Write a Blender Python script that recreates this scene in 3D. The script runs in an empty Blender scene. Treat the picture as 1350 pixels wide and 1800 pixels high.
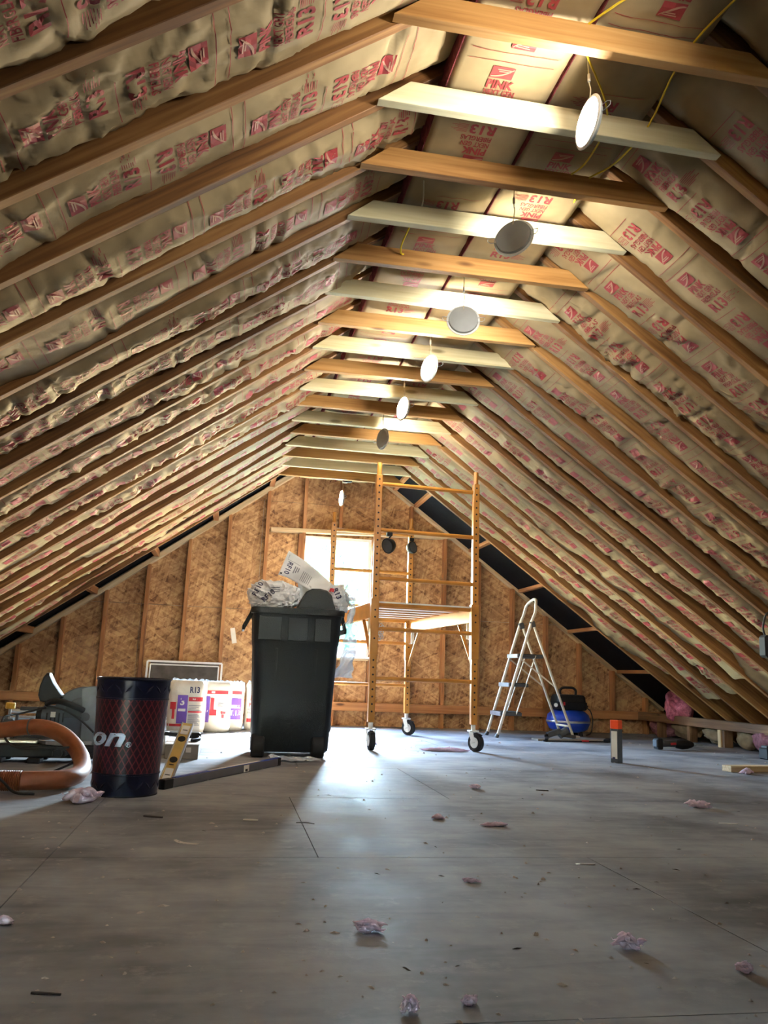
import bpy, bmesh, math, random
import numpy as np
from mathutils import Vector, Matrix

random.seed(7)
rng = np.random.default_rng(7)
scene = bpy.context.scene
col = scene.collection

# ------------------------------------------------------------------ camera
F_PX, PITCH, YAW, ROLL, CAM_H = 1442.9, 0.1962, 0.1767, 0.0388, 0.5505
fw = Vector((math.sin(YAW) * math.cos(PITCH), math.cos(YAW) * math.cos(PITCH), math.sin(PITCH)))
rt0 = Vector((math.cos(YAW), -math.sin(YAW), 0))
up0 = rt0.cross(fw)
rt = rt0 * math.cos(ROLL) + up0 * math.sin(ROLL)
up = up0 * math.cos(ROLL) - rt0 * math.sin(ROLL)
cam_d = bpy.data.cameras.new('camera')
cam = bpy.data.objects.new('camera', cam_d)
col.objects.link(cam)
cam.matrix_world = Matrix(((rt.x, up.x, -fw.x, 0), (rt.y, up.y, -fw.y, 0), (rt.z, up.z, -fw.z, CAM_H), (0, 0, 0, 1)))
cam_d.sensor_fit = 'VERTICAL'
cam_d.sensor_height = 36.0
cam_d.lens = 36.0 * F_PX / 1800.0
cam_d.clip_start = 0.02
cam_d.clip_end = 400
scene.camera = cam

# ------------------------------------------------------------------ sky, sun, exposure
SKY_STRENGTH = 15.0
SUN_STRENGTH = 150.0
LAMP_STRENGTH = 56.0
scene.view_settings.view_transform = 'Standard'
scene.view_settings.look = 'None'
scene.view_settings.gamma = 1.0
scene.view_settings.use_curve_mapping = False
scene.view_settings.exposure = 1.82
scene.cycles.max_bounces = 5
scene.cycles.diffuse_bounces = 3
scene.cycles.glossy_bounces = 2
scene.cycles.transmission_bounces = 3
scene.cycles.adaptive_threshold = 0.07

world = bpy.data.worlds.new('sky')
scene.world = world
world.use_nodes = True
wn = world.node_tree.nodes
wl = world.node_tree.links
bg = wn['Background']
sky = wn.new('ShaderNodeTexSky')
sky.sky_type = 'NISHITA'
sky.sun_disc = False
sky.sun_elevation = math.radians(43)
sky.sun_rotation = math.radians(22)
sky.air_density = 1.4
sky.ozone_density = 2.0
sky.dust_density = 0.6
wl.new(sky.outputs[0], bg.inputs[0])
bg.inputs[1].default_value = SKY_STRENGTH

sun_d = bpy.data.lights.new('sun', 'SUN')
sun = bpy.data.objects.new('sun', sun_d)
col.objects.link(sun)
sun.location = (6, 20, 14)
sun.rotation_euler = Vector((-0.45, -1.0, -1.04)).to_track_quat('-Z', 'Y').to_euler()
sun_d.energy = SUN_STRENGTH
sun_d.angle = 0.01
sun_d.color = (1.0, 0.93, 0.82)

# portal in the window opening: tells the sampler where the daylight comes in
por_d = bpy.data.lights.new('window_portal', 'AREA')
por_d.shape = 'RECTANGLE'
por_d.size = 0.80
por_d.size_y = 1.36
por_d.cycles.is_portal = True
por = bpy.data.objects.new('window_portal', por_d)
col.objects.link(por)
por.location = (1.09, 9.19, 1.39)
por.rotation_euler = (math.radians(-90), 0, 0)

# ------------------------------------------------------------------ helpers
def S(r, g, b):
    f = lambda c: (c / 255 / 12.92) if c <= 10 else ((c / 255 + 0.055) / 1.055) ** 2.4
    return (f(r), f(g), f(b), 1.0)

def mix(a, b, t):
    return tuple(a[i] * (1 - t) + b[i] * t for i in range(3)) + (1.0,)

def newmat(name):
    m = bpy.data.materials.new(name)
    m.use_nodes = True
    n = m.node_tree.nodes
    return m, n, m.node_tree.links, n['Principled BSDF']

def ramp(n, stops):
    r = n.new('ShaderNodeValToRGB')
    e = r.color_ramp.elements
    e[0].position, e[0].color = stops[0]
    e[1].position, e[1].color = stops[-1]
    for p, c in stops[1:-1]:
        x = e.new(p)
        x.color = c
    return r

def plain(name, c, rough=0.6, metal=0.0, var=0.12, scale=14.0, bump=0.0, bscale=60.0, spec=0.5, trans=0.0, alpha=1.0):
    m, n, l, b = newmat(name)
    tc = n.new('ShaderNodeTexCoord')
    nz = n.new('ShaderNodeTexNoise')
    nz.inputs['Scale'].default_value = scale
    nz.inputs['Detail'].default_value = 2
    l.new(tc.outputs['Object'], nz.inputs['Vector'])
    lo = tuple(x * (1 - var) for x in c[:3]) + (1,)
    hi = tuple(min(1, x * (1 + var)) for x in c[:3]) + (1,)
    r = ramp(n, [(0.3, lo), (0.7, hi)])
    l.new(nz.outputs['Fac'], r.inputs[0])
    l.new(r.outputs[0], b.inputs['Base Color'])
    b.inputs['Roughness'].default_value = rough
    b.inputs['Metallic'].default_value = metal
    b.inputs['Specular IOR Level'].default_value = spec
    b.inputs['Transmission Weight'].default_value = trans
    b.inputs['Alpha'].default_value = alpha
    if bump:
        n2 = n.new('ShaderNodeTexNoise')
        n2.inputs['Scale'].default_value = bscale
        n2.inputs['Detail'].default_value = 3
        l.new(tc.outputs['Object'], n2.inputs['Vector'])
        bp = n.new('ShaderNodeBump')
        bp.inputs['Strength'].default_value = bump
        bp.inputs['Distance'].default_value = 0.01
        l.new(n2.outputs['Fac'], bp.inputs['Height'])
        l.new(bp.outputs[0], b.inputs['Normal'])
    return m

def math_node(n, l, op, a, b=None):
    x = n.new('ShaderNodeMath')
    x.operation = op
    for i, v in enumerate((a, b)):
        if v is None:
            continue
        if isinstance(v, (int, float)):
            x.inputs[i].default_value = v
        else:
            l.new(v, x.inputs[i])
    return x.outputs[0]

def wood(name, dark, mid, light, rough=0.65, knots=True):
    """sawn lumber, grain along local X, each board its own piece of the tree"""
    m, n, l, b = newmat(name)
    tc = n.new('ShaderNodeTexCoord')
    oi = n.new('ShaderNodeObjectInfo')
    off = n.new('ShaderNodeVectorMath')
    off.operation = 'MULTIPLY_ADD'
    cmb = n.new('ShaderNodeCombineXYZ')
    for i in range(3):
        l.new(oi.outputs['Random'], cmb.inputs[i])
    off.inputs[1].default_value = (37, 23, 51)
    l.new(cmb.outputs[0], off.inputs[0])
    l.new(tc.outputs['Object'], off.inputs[2])
    mp = n.new('ShaderNodeMapping')
    mp.inputs['Scale'].default_value = (1.1, 28, 28)
    l.new(off.outputs[0], mp.inputs['Vector'])
    nz = n.new('ShaderNodeTexNoise')
    nz.inputs['Scale'].default_value = 1.6
    nz.inputs['Detail'].default_value = 4
    nz.inputs['Distortion'].default_value = 0.6
    l.new(mp.outputs[0], nz.inputs['Vector'])
    big = n.new('ShaderNodeTexNoise')
    big.inputs['Scale'].default_value = 1.7
    big.inputs['Detail'].default_value = 1
    l.new(off.outputs[0], big.inputs['Vector'])
    a = math_node(n, l, 'MULTIPLY', nz.outputs['Fac'], 0.65)
    c = math_node(n, l, 'MULTIPLY', big.outputs['Fac'], 0.45)
    f = math_node(n, l, 'ADD', a, c)
    rv = math_node(n, l, 'MULTIPLY', oi.outputs['Random'], 0.16)
    f = math_node(n, l, 'ADD', f, rv)
    f = math_node(n, l, 'SUBTRACT', f, 0.11)
    r = ramp(n, [(0.30, dark), (0.52, mid), (0.74, light)])
    l.new(f, r.inputs[0])
    outc = r.outputs[0]
    if knots:
        mp2 = n.new('ShaderNodeMapping')
        mp2.inputs['Scale'].default_value = (1.6, 5.5, 5.5)
        l.new(off.outputs[0], mp2.inputs['Vector'])
        vo = n.new('ShaderNodeTexVoronoi')
        vo.inputs['Scale'].default_value = 1.3
        l.new(mp2.outputs[0], vo.inputs['Vector'])
        kr = ramp(n, [(0.06, (1, 1, 1, 1)), (0.13, (0, 0, 0, 1))])
        l.new(vo.outputs['Distance'], kr.inputs[0])
        mx = n.new('ShaderNodeMix')
        mx.data_type = 'RGBA'
        l.new(kr.outputs[0], mx.inputs['Factor'])
        l.new(outc, mx.inputs[6])
        mx.inputs[7].default_value = mix(dark, (0.02, 0.01, 0.005, 1), 0.45)
        outc = mx.outputs[2]
    l.new(outc, b.inputs['Base Color'])
    b.inputs['Roughness'].default_value = rough
    return m

def osb_material():
    m, n, l, b = newmat('osb')
    tc = n.new('ShaderNodeTexCoord')
    oi = n.new('ShaderNodeObjectInfo')
    cols = []
    hs = []
    for ang, sc, seed in ((0.45, 8.5, 0.0), (1.35, 10, 3.7), (-0.55, 7.5, 8.1)):
        mp = n.new('ShaderNodeMapping')
        mp.inputs['Rotation'].default_value = (0, ang, 0)
        mp.inputs['Location'].default_value = (seed, 0.3, seed)
        ms2 = n.new('ShaderNodeMapping')
        ms2.inputs['Scale'].default_value = (1.0, 1.0, 5.0)
        l.new(mp.outputs[0], ms2.inputs['Vector'])
        l.new(tc.outputs['Object'], mp.inputs['Vector'])
        vo = n.new('ShaderNodeTexVoronoi')
        vo.inputs['Scale'].default_value = sc
        l.new(ms2.outputs[0], vo.inputs['Vector'])
        sp = n.new('ShaderNodeSeparateColor')
        l.new(vo.outputs['Color'], sp.inputs[0])
        cols.append(sp.outputs[0])
        hs.append(vo.outputs['Distance'])
    a = math_node(n, l, 'ADD', cols[0], cols[1])
    a = math_node(n, l, 'ADD', a, cols[2])
    a = math_node(n, l, 'MULTIPLY', a, 0.333)
    fine = n.new('ShaderNodeTexNoise')
    fine.inputs['Scale'].default_value = 60
    fine.inputs['Detail'].default_value = 2
    l.new(tc.outputs['Object'], fine.inputs['Vector'])
    fm = math_node(n, l, 'MULTIPLY', fine.outputs['Fac'], 0.3)
    a = math_node(n, l, 'ADD', a, fm)
    a = math_node(n, l, 'SUBTRACT', a, 0.15)
    r = ramp(n, [(0.10, S(104, 68, 38)), (0.26, S(148, 106, 66)), (0.50, S(174, 131, 86)), (0.80, S(202, 163, 114))])
    l.new(a, r.inputs[0])
    l.new(r.outputs[0], b.inputs['Base Color'])
    b.inputs['Roughness'].default_value = 0.7
    return m

def floor_material():
    m, n, l, b = newmat('plywood')
    tc = n.new('ShaderNodeTexCoord')
    oi = n.new('ShaderNodeObjectInfo')
    mp = n.new('ShaderNodeMapping')
    mp.inputs['Scale'].default_value = (1.0, 4.0, 1)
    l.new(tc.outputs['Object'], mp.inputs['Vector'])
    gr = n.new('ShaderNodeTexNoise')
    gr.inputs['Scale'].default_value = 3.2
    gr.inputs['Detail'].default_value = 4
    gr.inputs['Distortion'].default_value = 0.8
    l.new(mp.outputs[0], gr.inputs['Vector'])
    st = n.new('ShaderNodeTexNoise')
    st.inputs['Scale'].default_value = 1.7
    st.inputs['Detail'].default_value = 5
    st.inputs['Roughness'].default_value = 0.62
    l.new(tc.outputs['Object'], st.inputs['Vector'])
    a = math_node(n, l, 'MULTIPLY', gr.outputs['Fac'], 0.22)
    c = math_node(n, l, 'MULTIPLY', st.outputs['Fac'], 0.88)
    f = math_node(n, l, 'ADD', a, c)
    rv = math_node(n, l, 'MULTIPLY', oi.outputs['Random'], 0.07)
    f = math_node(n, l, 'ADD', f, rv)
    r = ramp(n, [(0.40, S(80, 81, 85)), (0.50, S(108, 109, 113)), (0.58, S(132, 132, 134)), (0.70, S(156, 155, 154))])
    l.new(f, r.inputs[0])
    # scuffs and plaster-coloured smears
    sm = n.new('ShaderNodeTexNoise')
    sm.inputs['Scale'].default_value = 11
    sm.inputs['Detail'].default_value = 5
    sm.inputs['Roughness'].default_value = 0.7
    l.new(tc.outputs['Object'], sm.inputs['Vector'])
    sr = ramp(n, [(0.56, (0, 0, 0, 1)), (0.70, (0.5, 0.5, 0.5, 1))])
    l.new(sm.outputs['Fac'], sr.inputs[0])
    mx = n.new('ShaderNodeMix')
    mx.data_type = 'RGBA'
    l.new(sr.outputs[0], mx.inputs['Factor'])
    l.new(r.outputs[0], mx.inputs[6])
    mx.inputs[7].default_value = S(166, 163, 160)
    l.new(mx.outputs[2], b.inputs['Base Color'])
    rr = ramp(n, [(0.35, (0.52, 0.52, 0.52, 1)), (0.7, (0.74, 0.74, 0.74, 1))])
    l.new(st.outputs['Fac'], rr.inputs[0])
    l.new(rr.outputs[0], b.inputs['Roughness'])
    b.inputs['Specular IOR Level'].default_value = 0.4
    bp = n.new('ShaderNodeBump')
    bp.inputs['Strength'].default_value = 0.3
    bp.inputs['Distance'].default_value = 0.004
    l.new(sm.outputs['Fac'], bp.inputs['Height'])
    l.new(bp.outputs[0], b.inputs['Normal'])
    return m

def kraft_material():
    m, n, l, b = newmat('kraft_paper')
    tc = n.new('ShaderNodeTexCoord')
    oi = n.new('ShaderNodeObjectInfo')
    n1 = n.new('ShaderNodeTexNoise')
    n1.inputs['Scale'].default_value = 5
    n1.inputs['Detail'].default_value = 3
    l.new(tc.outputs['Object'], n1.inputs['Vector'])
    r = ramp(n, [(0.3, S(146, 127, 93)), (0.7, S(177, 156, 117))])
    rv = math_node(n, l, 'MULTIPLY', oi.outputs['Random'], 0.2)
    f = math_node(n, l, 'ADD', n1.outputs['Fac'], rv)
    f = math_node(n, l, 'SUBTRACT', f, 0.1)
    l.new(f, r.inputs[0])
    l.new(r.outputs[0], b.inputs['Base Color'])
    b.inputs['Roughness'].default_value = 0.62
    b.inputs['Specular IOR Level'].default_value = 0.18
    # crumpled relief: cell ridges and fine creases
    rn = n.new('ShaderNodeTexNoise')
    rn.noise_type = 'RIDGED_MULTIFRACTAL'
    rn.inputs['Scale'].default_value = 3.4
    rn.inputs['Detail'].default_value = 2.6
    rn.inputs['Roughness'].default_value = 0.5
    rn.inputs['Lacunarity'].default_value = 2.5
    rn.inputs['Distortion'].default_value = 0.35
    l.new(tc.outputs['Object'], rn.inputs['Vector'])
    h = rn.outputs['Fac']
    bp = n.new('ShaderNodeBump')
    bp.inputs['Strength'].default_value = 0.75
    bp.inputs['Distance'].default_value = 0.013
    l.new(h, bp.inputs['Height'])
    l.new(bp.outputs[0], b.inputs['Normal'])
    return m

M = {}
M['rafter'] = wood('rafter_wood', S(88, 54, 24), S(136, 92, 46), S(176, 130, 74))
M['tie_brown'] = wood('tie_wood', S(150, 100, 46), S(186, 136, 74), S(206, 160, 100))
M['tie_white'] = wood('new_tie_wood', S(190, 176, 128), S(214, 203, 160), S(228, 220, 184))
M['stud'] = wood('stud_wood', S(120, 72, 36), S(162, 108, 62), S(190, 136, 84))
M['plate_pale'] = wood('pale_wood', S(176, 146, 104), S(206, 180, 138), S(222, 202, 166))
M['old_wood'] = wood('old_wood', S(84, 60, 40), S(122, 90, 60), S(148, 114, 80))
M['osb'] = osb_material()
M['floor'] = floor_material()
M['kraft'] = kraft_material()
M['print'] = plain('red_print', S(160, 60, 60), 0.6, var=0.18, scale=25)
M['print_line'] = plain('print_line', S(140, 84, 66), 0.6, var=0.2)
M['print_white'] = plain('print_pale', S(186, 140, 116), 0.6, var=0.05)
def fluff(name, c):
    m = plain(name, c, 0.95, var=0.12, scale=30, bump=0.25, bscale=140, spec=0.02)
    n, l = m.node_tree.nodes, m.node_tree.links
    b = n['Principled BSDF']
    tr = n.new('ShaderNodeBsdfTranslucent')
    tr.inputs[0].default_value = c
    mx = n.new('ShaderNodeMixShader')
    mx.inputs[0].default_value = 0.3
    l.new(b.outputs[0], mx.inputs[1])
    l.new(tr.outputs[0], mx.inputs[2])
    l.new(mx.outputs[0], n['Material Output'].inputs['Surface'])
    return m
M['pink'] = fluff('pink_fiberglass', S(244, 222, 236))
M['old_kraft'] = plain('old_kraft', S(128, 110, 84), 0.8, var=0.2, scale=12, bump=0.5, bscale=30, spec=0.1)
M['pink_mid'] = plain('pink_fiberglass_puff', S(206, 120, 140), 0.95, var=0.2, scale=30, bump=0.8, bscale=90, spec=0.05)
M['pink_shaded'] = plain('shaded_pink_fiberglass', S(150, 104, 112), 0.95, var=0.25, scale=30, bump=0.8, bscale=90, spec=0.05)  # darker copy of the pink, with the eave's dimness put into the colour
M['pink_edge'] = plain('pink_fiberglass_edge', S(120, 58, 62), 0.95, var=0.35, scale=40, bump=1.0, bscale=120, spec=0.1)
M['black_felt'] = plain('black_felt', S(12, 13, 17), 0.85, var=0.3, spec=0.1)
M['white_vinyl'] = plain('white_vinyl', S(232, 232, 230), 0.4, var=0.03)
M['black'] = plain('black_plastic', S(14, 15, 17), 0.55, var=0.15, spec=0.35)
M['black_soft'] = plain('black_rubber', S(24, 24, 25), 0.75, var=0.2)
M['bin'] = plain('bin_plastic', S(9, 14, 19), 0.45, var=0.15, scale=9, bump=0.15, bscale=160)
M['scaffold'] = plain('scaffold_paint', S(190, 128, 52), 0.38, var=0.14, scale=10)
M['steel'] = plain('zinc_steel', S(190, 194, 198), 0.35, metal=0.7, var=0.1)
M['white_paint'] = plain('white_paint', S(222, 222, 216), 0.4, var=0.05)
M['cream_tube'] = plain('cream_tube', S(214, 204, 184), 0.35, var=0.08)
M['dark_grey'] = plain('dark_grey', S(62, 64, 66), 0.5, var=0.15)
M['grey'] = plain('cast_grey', S(78, 84, 90), 0.5, metal=0.15, var=0.12)
M['silver'] = plain('silver', S(196, 200, 204), 0.3, metal=0.8, var=0.08)
M['blue'] = plain('tank_blue', S(24, 62, 168), 0.3, var=0.1)
M['orange_hose'] = plain('hose_orange', S(136, 74, 40), 0.55, var=0.12, scale=25)
M['yellow'] = plain('yellow_knob', S(214, 170, 54), 0.45, var=0.1)
M['yellow_cable'] = plain('yellow_cable', S(226, 196, 40), 0.5, var=0.1)
M['cable_grey'] = plain('cable_grey', S(198, 190, 160), 0.5, var=0.1)
M['orange'] = plain('orange_cap', S(240, 80, 24), 0.4, var=0.06)
M['red'] = plain('red_print_bright', S(200, 44, 52), 0.45, var=0.1)
M['purple'] = plain('purple_print', S(108, 70, 170), 0.45, var=0.08)
M['navy'] = plain('navy_print', S(46, 44, 84), 0.5, var=0.08)
M['ink'] = plain('grey_ink', S(120, 122, 132), 0.6, var=0.1)
M['bag_white'] = plain('bag_plastic', S(214, 214, 216), 0.35, var=0.05, bump=0.25, bscale=40)
M['bundle_plastic'] = plain('bundle_plastic', S(222, 214, 198), 0.3, var=0.06, bump=0.35, bscale=26)
M['paper'] = plain('white_paper', S(226, 222, 212), 0.7, var=0.04)
M['lamp_housing'] = plain('lamp_housing', S(150, 152, 150), 0.5, var=0.06)
M['lamp_rim'] = plain('lamp_rim', S(210, 212, 210), 0.45, var=0.04)
M['gold'] = plain('level_gold', S(206, 176, 104), 0.35, metal=0.4, var=0.1)
M['level_grey'] = plain('level_grey', S(96, 94, 98), 0.4, metal=0.3, var=0.1)
M['level_blue'] = plain('level_blue', S(40, 66, 150), 0.4, var=0.1)
M['board_grey'] = plain('worn_board', S(150, 144, 132), 0.7, var=0.15)
M['bin_blue'] = plain('dark_blue_steel', S(12, 18, 40), 0.28, metal=0.3, var=0.15)
M['letter_blue'] = plain('letter_white', S(196, 214, 236), 0.4, var=0.04)
M['debris'] = plain('debris', S(186, 176, 168), 0.8, var=0.3, scale=6)
M['dark_bit'] = plain('dark_splinter', S(58, 52, 48), 0.8, var=0.3)
M['grass'] = plain('grass', S(52, 68, 38), 0.9, var=0.3, scale=0.6)
M['leaf'] = plain('leaf', S(70, 120, 90), 0.7, var=0.3, scale=2)
M['bark'] = plain('bark', S(90, 72, 56), 0.9, var=0.3)
M['siding'] = plain('siding', S(206, 204, 198), 0.8, var=0.05)

def lamp_emission():
    m, n, l, b = newmat('lamp_diffuser_lit')
    tc = n.new('ShaderNodeTexCoord')
    nz = n.new('ShaderNodeTexNoise')
    nz.inputs['Scale'].default_value = 3
    l.new(tc.outputs['Object'], nz.inputs['Vector'])
    r = ramp(n, [(0.3, (1.0, 0.95, 0.86, 1)), (0.7, (1.0, 0.97, 0.89, 1))])
    l.new(nz.outputs['Fac'], r.inputs[0])
    l.new(r.outputs[0], b.inputs['Emission Color'])
    b.inputs['Emission Strength'].default_value = LAMP_STRENGTH
    b.inputs['Base Color'].default_value = (0.9, 0.9, 0.88, 1)
    return m
M['lamp_on'] = lamp_emission()

def thin_clear(name, tint, fac, rough=0.05):
    """thin clear sheet: mostly lets light straight through, a little gloss"""
    m, n, l, b = newmat(name)
    out = n['Material Output']
    tr = n.new('ShaderNodeBsdfTransparent')
    tr.inputs[0].default_value = tint
    b.inputs['Base Color'].default_value = tint
    b.inputs['Roughness'].default_value = rough
    mx = n.new('ShaderNodeMixShader')
    tc = n.new('ShaderNodeTexCoord')
    nz = n.new('ShaderNodeTexNoise')
    nz.inputs['Scale'].default_value = 12
    l.new(tc.outputs['Object'], nz.inputs['Vector'])
    r = ramp(n, [(0.3, (fac * 0.8,) * 3 + (1,)), (0.7, (fac * 1.2,) * 3 + (1,))])
    l.new(nz.outputs['Fac'], r.inputs[0])
    l.new(r.outputs[0], mx.inputs[0])
    l.new(tr.outputs[0], mx.inputs[1])
    l.new(b.outputs[0], mx.inputs[2])
    l.new(mx.outputs[0], out.inputs['Surface'])
    return m
M['glass'] = thin_clear('window_glass', (0.96, 0.98, 0.98, 1), 0.05)
M['film'] = thin_clear('plastic_film', (0.86, 0.91, 0.96, 1), 0.45, 0.25)
M['guard'] = thin_clear('clear_guard', (0.40, 0.44, 0.48, 1), 0.4, 0.35)
M['mesh'] = thin_clear('insect_mesh', (0.30, 0.28, 0.26, 1), 0.35, 0.7)

def bin_red_material():
    """printed diamond lattice on the waste bin's wall (flat print), u = arc, v = height in UV"""
    m, n, l, b = newmat('red_lattice_print')
    uv = n.new('ShaderNodeUVMap')
    sp = n.new('ShaderNodeSeparateXYZ')
    l.new(uv.outputs[0], sp.inputs[0])
    u = math_node(n, l, 'MULTIPLY', sp.outputs[0], 1 / 0.030)
    v = math_node(n, l, 'MULTIPLY', sp.outputs[1], 1 / 0.052)
    p = math_node(n, l, 'ADD', u, v)
    q = math_node(n, l, 'SUBTRACT', u, v)
    ls = []
    for x in (p, q):
        fr = math_node(n, l, 'FRACT', x)
        fr = math_node(n, l, 'SUBTRACT', fr, 0.5)
        fr = math_node(n, l, 'ABSOLUTE', fr)
        ls.append(fr)
    mxx = math_node(n, l, 'MAXIMUM', ls[0], ls[1])
    r = ramp(n, [(0.36, S(30, 7, 18)), (0.42, S(80, 20, 32)), (0.46, S(104, 40, 42))])
    l.new(mxx, r.inputs[0])
    l.new(r.outputs[0], b.inputs['Base Color'])
    b.inputs['Roughness'].default_value = 0.3
    return m
M['bin_red'] = bin_red_material()

# ---- objects
WLOC = {}

def put(name, me, mat, parent=None, loc=(0, 0, 0)):
    o = bpy.data.objects.new(name, me)
    col.objects.link(o)
    if mat is not None and len(me.materials) == 0:
        me.materials.append(M[mat] if isinstance(mat, str) else mat)
    o.location = loc
    if parent is not None:
        o.parent = parent
    return o

def tag(o, label=None, cat=None, group=None, kind=None):
    if label:
        o['label'] = label
    if cat:
        o['category'] = cat
    if group:
        o['group'] = group
    if kind:
        o['kind'] = kind
    return o

def thing(name, loc, label=None, cat=None, group=None, kind=None):
    o = bpy.data.objects.new(name, None)
    o.empty_display_size = 0.1
    col.objects.link(o)
    o.location = loc
    WLOC[o.name] = np.array(loc, float)
    return tag(o, label, cat, group, kind)

def wloc(o):
    if o is None:
        return np.zeros(3)
    return WLOC.get(o.name, np.zeros(3))

def mesh_from(name, v, f, smooth=False):
    me = bpy.data.meshes.new(name)
    me.from_pydata([tuple(map(float, p)) for p in v], [], [tuple(int(i) for i in q) for q in f])
    if smooth:
        me.polygons.foreach_set('use_smooth', [True] * len(me.polygons))
    me.update()
    return me

def frame_from(d):
    d = Vector(d).normalized()
    a = Vector((0, 0, 1)) if abs(d.z) < 0.95 else Vector((1, 0, 0))
    x = d.cross(a).normalized()
    y = d.cross(x).normalized()
    return d, x, y

class MB:
    """collects shapes in world coordinates; build() makes ONE mesh object under its parent"""
    def __init__(self):
        self.v = []
        self.f = []

    def _add(self, v, f):
        b = len(self.v)
        self.v += [tuple(p) for p in v]
        self.f += [tuple(i + b for i in q) for q in f]
        return self

    def box(self, c, s, rot=None):
        h = [x / 2 for x in s]
        v = []
        for sx in (-1, 1):
            for sy in (-1, 1):
                for sz in (-1, 1):
                    p = Vector((sx * h[0], sy * h[1], sz * h[2]))
                    if rot is not None:
                        p = rot @ p
                    v.append(p + Vector(c))
        return self._add(v, [(0, 1, 3, 2), (4, 6, 7, 5), (0, 4, 5, 1), (2, 3, 7, 6), (0, 2, 6, 4), (1, 5, 7, 3)])

    def bar(self, p0, p1, w, h, upv=(0, 0, 1)):
        p0, p1 = Vector(p0), Vector(p1)
        d = (p1 - p0).normalized()
        u = Vector(upv)
        y = u.cross(d)
        if y.length < 1e-4:
            y = Vector((1, 0, 0)).cross(d)
        y.normalize()
        z = d.cross(y)
        R = Matrix((d, y, z)).transposed()
        return self.box((p0 + p1) / 2, ((p1 - p0).length, w, h), R)

    def cyl(self, p0, p1, r, seg=16, r2=None, cap=True):
        p0, p1 = Vector(p0), Vector(p1)
        r2 = r if r2 is None else r2
        d, x, y = frame_from(p1 - p0)
        v = []
        for p, rr in ((p0, r), (p1, r2)):
            for i in range(seg):
                a = 2 * math.pi * i / seg
                v.append(p + (x * math.cos(a) + y * math.sin(a)) * rr)
        f = [(i, (i + 1) % seg, seg + (i + 1) % seg, seg + i) for i in range(seg)]
        if cap:
            f += [tuple(range(seg))[::-1], tuple(range(seg, 2 * seg))]
        return self._add(v, f)

    def tube(self, pts, r, seg=8, closed=False, rfun=None):
        P = [Vector(p) for p in pts]
        n = len(P)
        v = []
        prev = None
        for i in range(n):
            if closed:
                d = P[(i + 1) % n] - P[i - 1]
            else:
                d = P[min(i + 1, n - 1)] - P[max(i - 1, 0)]
            d.normalize()
            if prev is None:
                _, x, _ = frame_from(d)
            else:
                x = prev - d * prev.dot(d)
                x.normalize()
            prev = x
            y = d.cross(x)
            rr = r if rfun is None else rfun(i)
            for k in range(seg):
                a = 2 * math.pi * k / seg
                v.append(P[i] + (x * math.cos(a) + y * math.sin(a)) * rr)
        f = []
        for i in range(n if closed else n - 1):
            j = (i + 1) % n
            for k in range(seg):
                k2 = (k + 1) % seg
                f.append((i * seg + k, i * seg + k2, j * seg + k2, j * seg + k))
        if not closed:
            f += [tuple(range(seg))[::-1], tuple(range((n - 1) * seg, n * seg))]
        return self._add(v, f)

    def lathe(self, prof, c, seg=32, axis='Z', capb=True, capt=True):
        v = []
        for r, z in prof:
            for i in range(seg):
                a = 2 * math.pi * i / seg
                if axis == 'Z':
                    v.append((c[0] + r * math.cos(a), c[1] + r * math.sin(a), c[2] + z))
                elif axis == 'Y':
                    v.append((c[0] + r * math.cos(a), c[1] + z, c[2] + r * math.sin(a)))
                else:
                    v.append((c[0] + z, c[1] + r * math.cos(a), c[2] + r * math.sin(a)))
        f = []
        for j in range(len(prof) - 1):
            for i in range(seg):
                i2 = (i + 1) % seg
                f.append((j * seg + i, j * seg + i2, (j + 1) * seg + i2, (j + 1) * seg + i))
        if capb:
            f.append(tuple(range(seg))[::-1])
        if capt:
            f.append(tuple(range((len(prof) - 1) * seg, len(prof) * seg)))
        return self._add(v, f)

    def prism(self, pts, y0, y1):
        """outline in x,z extruded along y"""
        n = len(pts)
        v = [(p[0], y0, p[1]) for p in pts] + [(p[0], y1, p[1]) for p in pts]
        f = [(i, (i + 1) % n, n + (i + 1) % n, n + i) for i in range(n)]
        f += [tuple(range(n))[::-1], tuple(range(n, 2 * n))]
        return self._add(v, f)

    def loft(self, rings, cap=True):
        n = len(rings[0])
        v = [p for r in rings for p in r]
        f = []
        for j in range(len(rings) - 1):
            for i in range(n):
                i2 = (i + 1) % n
                f.append((j * n + i, j * n + i2, (j + 1) * n + i2, (j + 1) * n + i))
        if cap:
            f += [tuple(range(n))[::-1], tuple(range((len(rings) - 1) * n, len(rings) * n))]
        return self._add(v, f)

    def grid(self, fn, nu, nv):
        v = [fn(i / nu, j / nv) for i in range(nu + 1) for j in range(nv + 1)]
        w = nv + 1
        f = [(i * w + j, (i + 1) * w + j, (i + 1) * w + j + 1, i * w + j + 1) for i in range(nu) for j in range(nv)]
        return self._add(v, f)

    def build(self, name, mat, parent=None, smooth=False, bevel=0.0, solid=0.0):
        w = wloc(parent)
        me = mesh_from(name, [(p[0] - w[0], p[1] - w[1], p[2] - w[2]) for p in self.v], self.f)
        bm = bmesh.new()
        bm.from_mesh(me)
        bmesh.ops.recalc_face_normals(bm, faces=bm.faces)
        if bevel:
            bmesh.ops.bevel(bm, geom=[e for e in bm.edges if e.calc_face_angle(0) > 0.6], offset=bevel, segments=1, affect='EDGES', clamp_overlap=True)
        if smooth:
            for f in bm.faces:
                f.smooth = True
            for e in bm.edges:
                if e.calc_face_angle(0) > 0.7:
                    e.smooth = False
        bm.to_mesh(me)
        bm.free()
        o = put(name, me, mat, parent)
        WLOC[o.name] = w
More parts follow.
